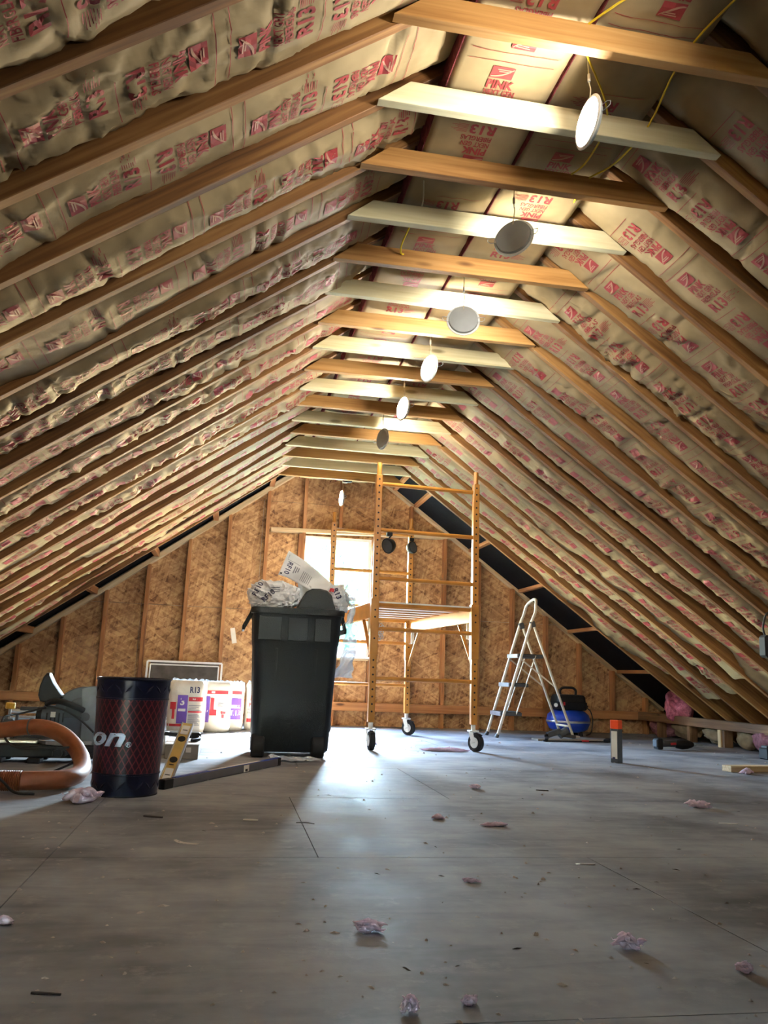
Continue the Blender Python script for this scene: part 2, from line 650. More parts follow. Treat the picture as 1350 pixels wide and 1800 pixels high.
        if solid:
            md = o.modifiers.new('thickness', 'SOLIDIFY')
            md.thickness = solid
        return o

def single(name, mb, mat, base, label, cat, group=None, **kw):
    """a thing that is one mesh; its origin at its base"""
    o = mb.build(name, mat, None, **kw)
    o.data.transform(Matrix.Translation(-Vector(base)))
    o.location = base
    WLOC[o.name] = np.array(base, float)
    return tag(o, label, cat, group)

BOARDS = {}
def board(name, p0, p1, thick, depth, mat, parent=None, upv=(0, 0, 1), anchor=0.5):
    """straight lumber from p0 to p1, grain along its length, alike boards share a mesh.
    depth along upv; anchor 0: the p0-p1 line is the bottom edge's middle, .5: the centre"""
    p0, p1 = Vector(p0), Vector(p1)
    L = (p1 - p0).length
    key = (round(L, 3), thick, depth, mat, anchor)
    me = BOARDS.get(key)
    if me is None:
        bm = bmesh.new()
        bmesh.ops.create_cube(bm, size=1.0)
        for v in bm.verts:
            v.co = Vector((v.co.x * L, v.co.y * thick, (v.co.z + 0.5 - anchor) * depth))
        bmesh.ops.bevel(bm, geom=list(bm.edges), offset=0.0022, segments=1, affect='EDGES')
        me = bpy.data.meshes.new(name)
        bm.to_mesh(me)
        bm.free()
        me.materials.append(M[mat])
        BOARDS[key] = me
    o = bpy.data.objects.new(name, me)
    col.objects.link(o)
    d = (p1 - p0).normalized()
    u = Vector(upv)
    y = u.cross(d).normalized()
    z = d.cross(y)
    R = Matrix((d, y, z)).transposed().to_4x4()
    c = (p0 + p1) / 2
    w = wloc(parent)
    o.matrix_basis = Matrix.Translation(c - Vector(w)) @ R
    if parent is not None:
        o.parent = parent
    return o

# ---- noise
def _hash(ix, iy, s):
    n = (ix * 374761393 + iy * 668265263 + s * 974634777) & 0xffffffff
    n = ((n ^ (n >> 13)) * 1274126177) & 0xffffffff
    return ((n ^ (n >> 16)) & 0xffff) / 65535.0

def vnoise(x, y, s=0):
    x = np.asarray(x, float)
    y = np.asarray(y, float)
    ix = np.floor(x).astype(np.int64)
    iy = np.floor(y).astype(np.int64)
    fx = x - ix
    fy = y - iy
    fx = fx * fx * fx * (fx * (fx * 6 - 15) + 10)
    fy = fy * fy * fy * (fy * (fy * 6 - 15) + 10)
    a = _hash(ix, iy, s)
    b = _hash(ix + 1, iy, s)
    c = _hash(ix, iy + 1, s)
    d = _hash(ix + 1, iy + 1, s)
    return (a * (1 - fx) + b * fx) * (1 - fy) + (c * (1 - fx) + d * fx) * fy

def fbm(x, y, s=0, o=3):
    t = 0
    a = 0.5
    for k in range(o):
        t = t + a * vnoise(x * 2 ** k, y * 2 ** k, s + 17 * k)
        a *= 0.5
    return t / (1 - 0.5 ** o)

def sn(x):
    return float(vnoise(np.array([x]), np.array([0.37]), 5)[0])

# ---- lettering
FONT = {}
def letters(s, bold=0.0, res=2, shear=0.0):
    """flat mesh of a word: (verts Nx2 with cap height 1, starting at 0,0; triangles)"""
    key = (s, bold, res, shear)
    if key in FONT:
        return FONT[key]
    cu = bpy.data.curves.new('letters', 'FONT')
    cu.body = s
    cu.resolution_u = res
    cu.offset = bold
    cu.shear = shear
    cu.fill_mode = 'FRONT'
    ob = bpy.data.objects.new('letters', cu)
    col.objects.link(ob)
    me = bpy.data.meshes.new_from_object(ob.evaluated_get(bpy.context.evaluated_depsgraph_get()))
    me.calc_loop_triangles()
    v = np.array([(p.co.x, p.co.y) for p in me.vertices])
    t = np.array([tuple(x.vertices) for x in me.loop_triangles])
    bpy.data.objects.remove(ob)
    bpy.data.curves.remove(cu)
    bpy.data.meshes.remove(me)
    cap = 0.70
    v = v / cap
    v[:, 0] -= v[:, 0].min()
    FONT[key] = (v, t)
    return FONT[key]

def text_on(name, s, h, fn, mat, parent, bold=0.02, shear=0.0, width=None, res=3):
    """lettering of cap height h; fn(x, y) maps metres in the text's plane to world"""
    v, t = letters(s, bold, res, shear)
    k = h if width is None else width / v[:, 0].max()
    w = wloc(parent)
    P = [np.array(fn(a * k, b * h)) - w for a, b in v]
    me = mesh_from(name, P, t)
    o = put(name, me, mat, parent)
    WLOC[o.name] = w
    return o

def patch_on(name, a0, a1, b0, b1, fn, mat, parent, n=6, m=6):
    mb = MB()
    mb.grid(lambda i, j: fn(a0 + (a1 - a0) * i, b0 + (b1 - b0) * j), n, m)
    return mb.build(name, mat, parent)

# ================================================================== STRUCTURE
Y1, SP = 2.4945, 0.3745           # first collar tie, rafter spacing
K0, K1 = -8, 15                   # rafters built
RX, RZ, MS = 1.0, 2.945, 0.72     # ridge line of the rafters' lower edges, slope
WALL_Y = 9.10
XL, XR = -2.94, 4.92              # knee walls
def rz(x):
    return RZ - MS * abs(x - RX)
CN = 1 / math.sqrt(1 + MS * MS)
SNN = MS * CN

# ---- floor: plywood sheets
floor = thing('floor', (0, 0, 0), 'grey scuffed plywood subfloor of the attic', None, None, 'structure')
rows = [2.64 + 1.22 * k for k in range(-7, 6)]
def sheet_obj(name, x0, x1, y0, y1, parent, zt=0.0, th=0.018):
    g = 0.0015
    mb = MB()
    c = ((x0 + x1) / 2, (y0 + y1) / 2, zt - th / 2)
    mb.box(c, (x1 - x0 - 2 * g, y1 - y0 - 2 * g, th))
    o = mb.build(name, 'floor', parent)
    return o
fx0, fx1 = -3.3, 5.3
for r in range(len(rows)):
    y0 = rows[r]
    y1 = min(rows[r] + 1.22, WALL_Y + 0.02)
    if y0 >= WALL_Y:
        break
    start = {-3: -2.9, -2: -1.7, -1: -2.8, 0: -2.6, 1: -1.4, 2: -0.3 - 2.44, 3: 1.18 - 2.44 * 2, 4: 0.31 - 2.44 * 2, 5: 1.05 - 2.44 * 2, 6: 0.45 - 4.88, 7: -0.7 - 2.44, 8: 0.5 - 4.88, 9: -1 - 2.44}[r - 3]
    xs = [fx0] + [start + 2.44 * i for i in range(6) if fx0 + 0.1 < start + 2.44 * i < fx1 - 0.1] + [fx1]
    if r - 3 in (3, 4):
        xs = sorted([x for x in xs if not -1.5 < x < 0.1] + [-0.47])
    for a, b in zip(xs[:-1], xs[1:]):
        sheet_obj('plywood_sheet', a, b, y0, y1, floor)
MB().box(((fx0 + fx1) / 2, 1.7, -0.05), (fx1 - fx0, 15.2, 0.06)).build('joist_deck', 'old_wood', floor)

# ---- ceiling: rafters, collar ties, batts, roof deck
ceiling = thing('ceiling', (0, 0, 0), 'sloped attic ceiling of rafters, collar ties and kraft-faced batts', None, None, 'structure')
RD = 0.17
for k in range(K0, K1 + 1):
    y = Y1 + k * SP + 0.019
    for sgn, xe in ((-1, XL - 0.15), (1, XR + 0.15)):
        if sgn == 1 and k == K1:
            continue
        jit = random.uniform(-0.004, 0.004)
        p_low = Vector((xe, y + jit, rz(xe)))
        p_top = Vector((RX + sgn * 0.02, y - jit, rz(RX + sgn * 0.02)))
        n = Vector((-SNN * sgn * -1, 0, CN))
        board('rafter', p_low, p_top, 0.038, RD, 'rafter', ceiling, upv=(sgn * SNN, 0, CN), anchor=0.0)
for j, (x0, x1) in enumerate(((XL - 0.35, RX), (RX, XR + 0.35))):
    mb = MB()
    zo = (RD + 0.012) / CN
    v = []
    for x in (x0, x1):
        for y in (-5.75, 9.22):
            v += [(x, y, rz(x) + zo), (x, y, rz(x) + zo + 0.03)]
    mb._add(v, [(0, 2, 6, 4), (1, 5, 7, 3), (0, 1, 3, 2), (4, 6, 7, 5), (0, 4, 5, 1), (2, 3, 7, 6)])
    mb.build('roof_deck', 'black_felt', ceiling)

def tie_mesh(mat):
    zb, h, t = 2.487, 0.089, 0.038
    xa, xb = RX - (RZ - zb) / MS, RX + (RZ - zb) / MS
    xa, xb = xa - 0.01, xb + 0.01
    xm = (xa + xb) / 2
    ins = h / MS - 0.012
    v = []
    for y in (-t / 2, t / 2):
        v += [(xa - xm, y, 0), (xb - xm, y, 0), (xb - ins - xm, y, h), (xa + ins - xm, y, h)]
    me = mesh_from('collar_tie', v, [(0, 1, 2, 3), (7, 6, 5, 4), (0, 4, 5, 1), (1, 5, 6, 2), (2, 6, 7, 3), (3, 7, 4, 0)])
    bm = bmesh.new()
    bm.from_mesh(me)
    bmesh.ops.recalc_face_normals(bm, faces=bm.faces)
    bmesh.ops.bevel(bm, geom=list(bm.edges), offset=0.002, segments=1, affect='EDGES')
    bm.to_mesh(me)
    bm.free()
    me.materials.append(M[mat])
    return me, xm, zb
tw, txm, tzb = tie_mesh('tie_white')
tb, _, _ = tie_mesh('tie_brown')
for k in range(K0, K1 + 1):
    o = bpy.data.objects.new('collar_tie', tw if k % 2 == 0 else tb)
    col.objects.link(o)
    o.parent = ceiling
    o.location = (txm + random.uniform(-0.012, 0.012), Y1 + k * SP - 0.020, tzb + random.uniform(-0.004, 0.004))
    o.rotation_euler = (random.uniform(-0.02, 0.02), random.uniform(-0.006, 0.006), random.uniform(-0.004, 0.004))

# ---- printed motif of the batts (flat print, follows the crumpled paper)
def motif(res):
    """one block: logo, PINK, NEXT GEN, FIBERGLAS, R13 with fine print. x along reading direction, y up; origin top left"""
    parts_r = []
    def word(s, h, x, y, bold, width):
        v, t = letters(s, bold, res)
        q = v.copy()
        q[:, 0] = q[:, 0] / v[:, 0].max() * width + x
        q[:, 1] = q[:, 1] * h + y
        parts_r.append((q, t))
    def rect(x0, x1, y0, y1, nx=1, ny=1):
        vs = []
        ts = []
        for i in range(nx + 1):
            for j in range(ny + 1):
                vs.append((x0 + (x1 - x0) * i / nx, y0 + (y1 - y0) * j / ny))
        for i in range(nx):
            for j in range(ny):
                a = i * (ny + 1) + j
                ts += [(a, a + ny + 1, a + ny + 2), (a, a + ny + 2, a + 1)]
        parts_r.append((np.array(vs), np.array(ts)))
    rect(-0.055, 0.025, -0.055, 0.0, 4, 3)
    word('PINK', 0.036, -0.055, -0.100, 0.035, 0.098)
    word('NEXT GEN', 0.026, -0.055, -0.134, 0.02, 0.112)
    word('FIBERGLAS', 0.026, -0.055, -0.168, 0.02, 0.122)
    word('R13', 0.050, -0.055, -0.232, 0.03, 0.098)
    for i in range(7):
        w = 0.040 + 0.012 * ((i * 7) % 3)
        rect(0.052, 0.052 + w, -0.186 - i * 0.0068, -0.1835 - i * 0.0068)
    return parts_r

def swirl():
    vs, ts = [], []
    n = 10
    for i in range(n + 1):
        t = i / n
        x = -0.052 + 0.074 * t
        y = -0.046 + 0.040 * t * t
        w = 0.0022 + 0.002 * math.sin(math.pi * t)
        vs += [(x, y - w), (x - 0.001, y + w)]
    ts = [(2 * i, 2 * i + 2, 2 * i + 3) for i in range(n)] + [(2 * i, 2 * i + 3, 2 * i + 1) for i in range(n)]
    b = len(vs)
    for k, (x0, x1, y) in enumerate(((-0.036, 0.012, -0.014), (-0.030, 0.012, -0.022))):
        vs += [(x0, y), (x1, y), (x1, y + 0.0045), (x0, y + 0.0045)]
        ts += [(b + 4 * k, b + 4 * k + 1, b + 4 * k + 2), (b + 4 * k, b + 4 * k + 2, b + 4 * k + 3)]
    return np.array(vs), np.array(ts)
SWIRL = swirl()

def merge(parts):
    vs, ts, b = [], [], 0
    for v, t in parts:
        vs.append(v)
        ts.append(t + b)
        b += len(v)
    return np.concatenate(vs), np.concatenate(ts)
MOT = {r: merge(motif(r)) for r in (1, 2)}

def strip_lines(L, W, per, off):
    """thin rules across the batt and along its margins: list of (a0,a1,b0,b1)"""
    out = []
    a = off
    while a < L:
        for da in (-0.022, 0.022):
            out.append((a + da - 0.0012, a + da + 0.0012, -W * 0.40, W * 0.40))
        out.append((a + per / 2 - 0.0012, a + per / 2 + 0.0012, -W * 0.15, W * 0.36))
        a += per
    return out

def batt(name, L, W, place, seed, step, parent, edge=(0.02, 0.085), right=1, bulge=0.012, crumple=1.0, deep=0.11, res=2, fine=True, sink=0.004):
    """kraft faced batt; place(a, b, d) -> world for a along, b across (-W/2..W/2), d depth behind the rafters' edge"""
    nu = max(8, int(L / step))
    nv = max(6, int(W / (step * 0.9)))
    a = np.linspace(0, L, nu + 1)[:, None] * np.ones((1, nv + 1))
    V = np.linspace(0, 1, nv + 1)[None, :] * np.ones((nu + 1, 1))
    b = (V - 0.5) * W
    wav = lambda f, s: fbm(a * f, a * 0 + s * 1.7, seed + s, 3)
    lo, hi = edge
    hi = lo + (hi - lo) * (1.15 - 0.6 * a / L)
    e0 = lo + (hi - lo) * np.clip(1.9 * wav(1.3, 1) - 0.45, 0, 1)
    e1 = lo + (hi - lo) * np.clip(1.9 * wav(1.5, 2) - 0.45, 0, 1)
    c = sink * (1.9 - 1.8 * a / L) + bulge * 2.6 * (wav(1.1, 3) - 0.5) * (1.25 - 0.6 * a / L)
    t = np.abs(2 * V - 1)
    e = np.where(V < 0.5, e0, e1)
    pw = 2.2 + 2.5 * wav(0.8, 4)
    d = c + (e - c) * t ** pw
    # crumples
    wx = fbm(a * 3, b * 3, seed + 31) * 0.35
    wy = fbm(a * 3 + 9, b * 3, seed + 37) * 0.35
    r1 = 1 - np.abs(2 * vnoise((a + wx) * 4.5, (b + wy) * 9, seed + 41) - 1)
    r2 = 1 - np.abs(2 * vnoise((a + wx) * 11, (b + wy) * 13, seed + 43) - 1)
    amount = crumple * (0.35 + 1.3 * np.clip(2.2 * wav(0.7, 6) - 0.6, 0, 1))
    r3 = 1 - np.abs(2 * vnoise((a + b * 0.6 + wy) * 17, (b - a * 0.5 + wx) * 19, seed + 47) - 1)
    d = d - amount * (0.008 * r1 ** 5 + 0.006 * r2 ** 4 + 0.004 * r3 ** 4 - 0.004)
    # hard kinks across the batt
    rs = np.random.default_rng(seed)
    for _ in range(int(L * 2.6 * crumple) + 1):
        u0 = rs.uniform(0, L)
        tl = rs.uniform(-0.35, 0.35)
        dist = a - u0 - tl * b
        d = d + rs.uniform(0.004, 0.014) * np.exp(-(dist / 0.014) ** 2) - 0.004 * np.exp(-((dist - 0.03) / 0.02) ** 2)
    d = np.clip(d, -0.045, deep - 0.01)
    P = place(a, b, d)
    # skirts down into the bay so that the batt has its thickness
    S0 = place(a[:, :1], b[:, :1], np.full((nu + 1, 1), deep))
    S1 = place(a[:, -1:], b[:, -1:], np.full((nu + 1, 1), deep))
    P = np.concatenate([S0, P, S1], axis=1)
    n2 = nv + 3
    idx = np.arange((nu + 1) * n2).reshape(nu + 1, n2)
    q = np.stack([idx[:-1, :-1], idx[1:, :-1], idx[1:, 1:], idx[:-1, 1:]], -1).reshape(-1, 4)
    me = mesh_from(name, P.reshape(-1, 3), q, smooth=True)
    o = put(name, me, 'kraft', parent)
    # print
    def depth_at(A, B):
        fu = np.clip(A / L * nu, 0, nu - 1e-6)
        fv = np.clip((B / W + 0.5) * nv, 0, nv - 1e-6)
        i = fu.astype(int)
        j = fv.astype(int)
        x = fu - i
        y = fv - j
        return (d[i, j] * (1 - x) + d[i + 1, j] * x) * (1 - y) + (d[i, j + 1] * (1 - x) + d[i + 1, j + 1] * x) * y
    vs, ts, nb = [], [], 0
    ws_, wt_, wb_ = [], [], 0
    mv, mt = MOT[res]
    per = 0.62
    off = rs.uniform(-0.3, 0.1)
    sc = 1.0
    side = right * 0.0
    u = off
    while u < L:
        for up in (-1, 1):
            # the block's top (logo) lies towards the period's ends, the R13 lines towards its middle
            top = u + 0.045 if up == -1 else u + per - 0.045
            A = top + mv[:, 1] * up
            B = mv[:, 0] * (right * (1 if up == 1 else -1))
            ok = (A.min() > 0.01) and (A.max() < L - 0.01)
            if ok:
                vs.append(np.stack([A, B], 1))
                ts.append(mt + nb)
                nb += len(mv)
                if res == 2:
                    ws_.append(np.stack([top + SWIRL[0][:, 1] * up, SWIRL[0][:, 0] * (right * (1 if up == 1 else -1))], 1))
                    wt_.append(SWIRL[1] + wb_)
                    wb_ += len(SWIRL[0])
        u += per
    if fine:
        for a0, a1, b0, b1 in strip_lines(L, W, per, off):
            if a0 < 0.01 or a1 > L - 0.01:
                continue
            n = 12
            bb = np.linspace(b0, b1, n + 1)
            A = np.concatenate([np.full(n + 1, a0), np.full(n + 1, a1)])
            vs.append(np.stack([A, np.concatenate([bb, bb])], 1))
            i = np.arange(n)
            ts.append(np.concatenate([np.stack([i, i + 1, i + n + 2], 1), np.stack([i, i + n + 2, i + n + 1], 1)]) + nb)
            nb += 2 * (n + 1)
    if vs:
        ab = np.concatenate(vs)
        tt = np.concatenate(ts)
        dd = depth_at(ab[:, 0], ab[:, 1]) - 0.0028
        PP = place(ab[:, 0], ab[:, 1], dd)
        me2 = mesh_from('print', PP, tt)
        put('print', me2, 'print', o)
    if ws_:
        ab = np.concatenate(ws_)
        PP = place(ab[:, 0], ab[:, 1], depth_at(ab[:, 0], ab[:, 1]) - 0.0045)
        put('logo_swirl', mesh_from('logo_swirl', PP, np.concatenate(wt_)), 'print_white', o)
    return o

def slope_place(sgn, yc, x_top, x_low):
    """a runs up the slope from the low end"""
    Ls = abs(x_top - x_low) / CN
    def place(a, b, d):
        x = x_low + (-sgn) * a * CN
        z = RZ - MS * np.abs(x_low - RX) + a * SNN
        return np.stack([x + sgn * SNN * d, yc + b, z + CN * d], -1)
    return place, Ls

for k in range(K0, K1):
    yc = Y1 + (k + 0.5) * SP + 0.019
    W = SP - 0.040
    step = 0.034 if k < -4 else 0.016 if k < 4 else (0.024 if k < 9 else 0.034)
    for sgn in (-1, 1):
        if sgn == 1 and k == K1 - 1:
            continue
        rs = random.Random(100 * k + sgn)
        x_top = 0.62 if sgn == -1 else 1.38
        x_low = (XL + rs.uniform(0.25, 0.45)) if sgn == -1 else (XR - rs.uniform(0.35, 0.75))
        place, Ls = slope_place(sgn, yc, x_top, x_low)
        batt('insulation_batt', Ls, W, place, 1000 + k * 7 + (3 if sgn > 0 else 0), step, ceiling,
             right=(1 if sgn == -1 else -1), crumple=rs.uniform(0.8, 1.6), bulge=rs.uniform(0.018, 0.034),
             edge=(0.015, rs.uniform(0.12, 0.15)), deep=0.17, sink=rs.uniform(0.012, 0.03), res=2 if k < 5 else 1, fine=k < 8)

# flat batts lying on the ties, running the length of the room
def flat_place(xc, y0, z):
    def place(a, b, d):
        return np.stack([xc + b, y0 + a, z + d], -1)
    return place
flat_cols = [(0.795, 0.375), (1.180, 0.375)]
for j, (xc, W) in enumerate(flat_cols):
    y = 0.55 - 0.8 * j
    i = 0
    while y < 8.55:
        L = 2.36
        L = min(L, 8.62 - y)
        o = batt('insulation_batt', L, W, flat_place(xc, y, 2.592 + 0.006 * (i % 2)), 5000 + 61 * j + i, 0.03, ceiling,
                 right=-1, crumple=0.5, bulge=0.012, edge=(0.0, 0.03), deep=0.09, res=2)
        mb = MB()
        xe = xc - W / 2 - 0.001
        nn = 40
        mb.grid(lambda s, t: (xe - 0.008 * sn(s * 31 + j) * t, y + s * L, 2.588 + 0.02 * sn(s * 17) + t * 0.085), nn, 2)
        mb.build('fiberglass_edge', 'pink_edge', o, solid=0.004)
        y += L + 0.02
        i += 1

# end bay: black panels and lookout blocks between the last rafter and the gable
def gl_left(x):
    return 2.618 + 0.7356 * (x - 0.402)
def gl_right(x):
    return 2.645 - 0.721 * (x - 1.731)
for sgn in (-1, 1):
    fn = gl_left if sgn == -1 else gl_right
    YE0 = Y1 + (K1 if sgn == -1 else K1 - 1) * SP + 0.04
    edges = [-3.1, -2.62, -2.02, -1.43, -0.84, -0.25, 0.33, 0.98] if sgn == -1 else [1.1, 1.75, 2.0, 2.66, 3.26, 3.86, 4.46, 5.05]
    for a, b in zip(edges[:-1], edges[1:]):
        mb = MB()
        x0, x1 = a + 0.022, b - 0.022
        zo0, zo1 = fn(x0) + 0.055, fn(x1) + 0.055
        mb._add([(x0, YE0, zo0), (x1, YE0, zo1), (x1, WALL_Y, zo1), (x0, WALL_Y, zo0),
                 (x0, YE0, zo0 + 0.02), (x1, YE0, zo1 + 0.02), (x1, WALL_Y, zo1 + 0.02), (x0, WALL_Y, zo0 + 0.02)],
                [(0, 1, 2, 3), (7, 6, 5, 4), (0, 4, 5, 1), (1, 5, 6, 2), (2, 6, 7, 3), (3, 7, 4, 0)])
        mb.build('black_panel', 'black_felt', ceiling)
    for x in edges[1:-1]:
        board('lookout_block', (x, YE0 - 0.005, fn(x) + 0.032), (x, WALL_Y - 0.002, fn(x) + 0.032), 0.055 if sgn == -1 else 0.095, 0.07, 'stud', ceiling, upv=(0, 0, 1))

# ---- back gable wall
wall = thing('wall_back', (0, 0, 0), 'far gable wall of oriented strand board and bare studs', None, None, 'structure')
WX0, WX1, WZ0, WZ1 = 0.70, 1.49, 0.735, 2.05      # window rough opening
def clip(poly, fnv):
    out = []
    n = len(poly)
    for i in range(n):
        p, q = poly[i], poly[(i + 1) % n]
        a, b = fnv(p), fnv(q)
        if a >= 0:
            out.append(p)
        if (a >= 0) != (b >= 0):
            t = a / (a - b)
            out.append((p[0] + (q[0] - p[0]) * t, p[1] + (q[1] - p[1]) * t))
    return out
def wall_sheet(x0, x1, z0, z1, y0, y1, parent, hole=True):
    mb = MB()
    rects = [(x0, x1, z0, z1)]
    if hole and x0 < WX1 and x1 > WX0 and z0 < WZ1 and z1 > WZ0:
        a, b, c, d = max(x0, WX0), min(x1, WX1), max(z0, WZ0), min(z1, WZ1)
        rects = [(x0, a, z0, z1), (b, x1, z0, z1), (a, b, z0, c), (a, b, d, z1)]
    any_ = False
    for a, b, c, d in rects:
        if b - a < 1e-3 or d - c < 1e-3:
            continue
        poly = [(a, c), (b, c), (b, d), (a, d)]
        poly = clip(poly, lambda p: gl_left(p[0]) + 0.05 - p[1])
        if len(poly) > 2:
            poly = clip(poly, lambda p: gl_right(p[0]) + 0.05 - p[1])
        if len(poly) > 2:
            mb.prism(poly, y0, y1)
            any_ = True
    if any_:
        mb.build('strand_board_sheet', 'osb', parent)
g = 0.0015
zr = [-0.02, 1.20, 2.42, 3.3]
for r in range(3):
    xs = [-3.4 + (1.22 if r % 2 else 0)]
    while xs[-1] < 5.4:
        xs.append(xs[-1] + 2.44)
    if r % 2:
        xs = [-3.4] + xs
    for a, b in zip(xs[:-1], xs[1:]):
        wall_sheet(a + g, b - g, zr[r] + g, zr[r + 1] - g, WALL_Y, WALL_Y + 0.012, wall)
# siding behind the sheathing keeps daylight out of the joints
for a, b, c, d in ((-3.6, WX0, -0.3, 3.4), (WX1, 5.6, -0.3, 3.4), (WX0, WX1, -0.3, WZ0), (WX0, WX1, WZ1, 3.4)):
    MB().box(((a + b) / 2, WALL_Y + 0.03, (c + d) / 2), (b - a, 0.03, d - c)).build('siding', 'siding', wall)
YS = WALL_Y - 0.0455
for i in range(-7, 13):
    x = -0.095 + 0.4064 * i
    top = min(gl_left(x), gl_right(x)) - 0.035
    if top < 0.32:
        continue
    lo = 0.252
    if 0.75 < x < 1.45:          # over the window only
        lo = 2.14
        board('stud', (x, YS, 0.252), (x, YS, 0.69), 0.038, 0.089, 'stud', wall, upv=(0, 1, 0))
    if top - lo > 0.05:
        board('stud', (x, YS, lo), (x, YS, top), 0.038, 0.089, 'stud', wall, upv=(0, 1, 0))
    if -2.9 < x < 4.9:
        board('cripple_stud', (x, YS, 0.0), (x, YS, 0.158), 0.038, 0.089, 'stud', wall, upv=(0, 1, 0))
board('plate', (-3.0, YS, 0.205), (4.95, YS, 0.205), 0.089, 0.092, 'stud', wall)
for fn, xa, xb in ((gl_left, -2.85, 1.05), (gl_right, 1.12, 5.0)):
    board('gable_plate', (xa, YS - 0.002, fn(xa) - 0.005), (xb, YS - 0.002, fn(xb) - 0.005), 0.089, 0.05, 'plate_pale', wall)
board('header', (0.35, YS - 0.004, 2.085), (2.72, YS - 0.004, 2.14), 0.089, 0.045, 'plate_pale', wall)
for x in (WX0 - 0.02, WX1 + 0.02):
    board('jack_stud', (x, YS, 0.252), (x, YS, 2.06), 0.038, 0.089, 'stud', wall, upv=(0, 1, 0))
board('rough_sill', (WX0 - 0.04, YS, WZ0 - 0.02), (WX1 + 0.04, YS, WZ0 - 0.02), 0.089, 0.038, 'plate_pale', wall)

# gable behind the camera and knee walls
wf = thing('wall_front', (0, 0, 0), 'gable wall behind the viewpoint', None, None, 'structure')
for xa, xb in ((-3.4, -0.96), (-0.96, 1.48), (1.48, 3.92), (3.92, 5.4)):
    wall_sheet(xa, xb, -0.02, 3.4, -5.72, -5.70, wf, hole=False)
for side, x, sg in (('left', -2.71, -1), ('right', 4.71, 1)):
    w = thing('wall_' + side, (0, 0, 0), 'low knee wall plate and stub studs under the %s eave' % side, None, None, 'structure')
    board('plate', (x, -5.6, 0.205), (x, WALL_Y - 0.09, 0.205), 0.089, 0.085, 'old_wood', w)
    yy = -1.2
    while yy < 8.9:
        board('stub_stud', (x, yy, 0.0), (x, yy, 0.16), 0.05, 0.089, 'old_wood', w, upv=(1, 0, 0))
        yy += 0.61
    MB().box((x + sg * 0.55, 1.7, 0.10), (0.02, 15.0, 0.75)).build('eave_board', 'old_wood', w)

# ---- window
win = thing('window_1', (1.09, 9.12, WZ0), 'white vinyl double-hung window glaring with daylight', None, None, 'structure')
def ring(x0, x1, z0, z1, w, y0, y1, name, mat, parent):
    mb = MB()
    mb.box(((x0 + x1) / 2, (y0 + y1) / 2, z0 + w / 2), (x1 - x0, y1 - y0, w))
    mb.box(((x0 + x1) / 2, (y0 + y1) / 2, z1 - w / 2), (x1 - x0, y1 - y0, w))
    mb.box((x0 + w / 2, (y0 + y1) / 2, (z0 + z1) / 2), (w, y1 - y0, z1 - z0 - 2 * w))
    mb.box((x1 - w / 2, (y0 + y1) / 2, (z0 + z1) / 2), (w, y1 - y0, z1 - z0 - 2 * w))
    return mb.build(name, mat, parent, bevel=0.002)
ring(WX0, WX1, WZ0, WZ1, 0.035, 9.07, 9.16, 'window_frame', 'white_vinyl', win)
zm = 1.375
for nm, z0, z1, y in (('upper_sash', zm - 0.02, WZ1 - 0.036, 9.135), ('lower_sash', WZ0 + 0.036, zm + 0.02, 9.105)):
    s = ring(WX0 + 0.036, WX1 - 0.036, z0, z1, 0.045, y - 0.013, y + 0.013, nm, 'white_vinyl', win)
    MB().box(((WX0 + WX1) / 2, y, (z0 + z1) / 2), (WX1 - WX0 - 0.15, 0.004, z1 - z0 - 0.08)).build('pane', 'glass', s)
MB().box((1.095, 9.05, WZ0 - 0.008), (0.86, 0.11, 0.022)).build('window_sill', 'white_vinyl', win, bevel=0.003)

# ---- outdoors seen through the panes
gnd = MB().box((1, 40, -3.05), (120, 58, 0.1)).build('ground', 'grass', None)
tag(gnd, 'pale grass yard outside the window', None, None, 'structure')
def tree(loc, h, r, label, seed):
    t = thing('tree', loc, label, 'tree', 'trees outside the window')
    MB().cyl(loc, (loc[0], loc[1], loc[2] + h * 0.7), 0.22, 10, 0.08).build('trunk', 'bark', t, smooth=True)
    rs = np.random.default_rng(seed)
    n = 2600
    p = rs.normal(size=(n, 3))
    p /= np.linalg.norm(p, axis=1)[:, None]
    rad = rs.uniform(0.55, 1.0, (n, 1)) * (0.75 + 0.5 * vnoise(p[:, 0] * 2 + 5, p[:, 2] * 2 + 5, seed))[:, None]
    c = p * rad * np.array([r, r, h * 0.45]) + np.array([0, 0, h * 0.62])
    a = rs.normal(size=(n, 3)) * 0.22
    b = rs.normal(size=(n, 3)) * 0.22
    v = np.stack([c - a, c + b * 0.6, c + a, c - b * 0.6], 1).reshape(-1, 3)
    f = np.arange(n * 4).reshape(-1, 4)
    o = put('foliage', mesh_from('foliage', v, f), 'leaf', t)
    tag(o, kind='stuff')
    return t
tree((3.0, 26, -3), 7.6, 1.7, 'slim green tree outside, right half of the window', 3)
tree((-2.2, 46, -3), 6.4, 2.6, 'hazy tree farther away, left of the slim one outside', 4)

# ================================================================== LAMPS
def catmull(pts, n=8):
    P = [np.array(p, float) for p in pts]
    P = [2 * P[0] - P[1]] + P + [2 * P[-1] - P[-2]]
    out = []
    for i in range(1, len(P) - 2):
        for k in range(n):
            t = k / n
            out.append(0.5 * ((2 * P[i]) + (-P[i - 1] + P[i + 1]) * t + (2 * P[i - 1] - 5 * P[i] + 4 * P[i + 1] - P[i + 2]) * t * t + (-P[i - 1] + 3 * P[i] - 3 * P[i + 1] + P[i + 2]) * t ** 3))
    out.append(P[-2])
    return out

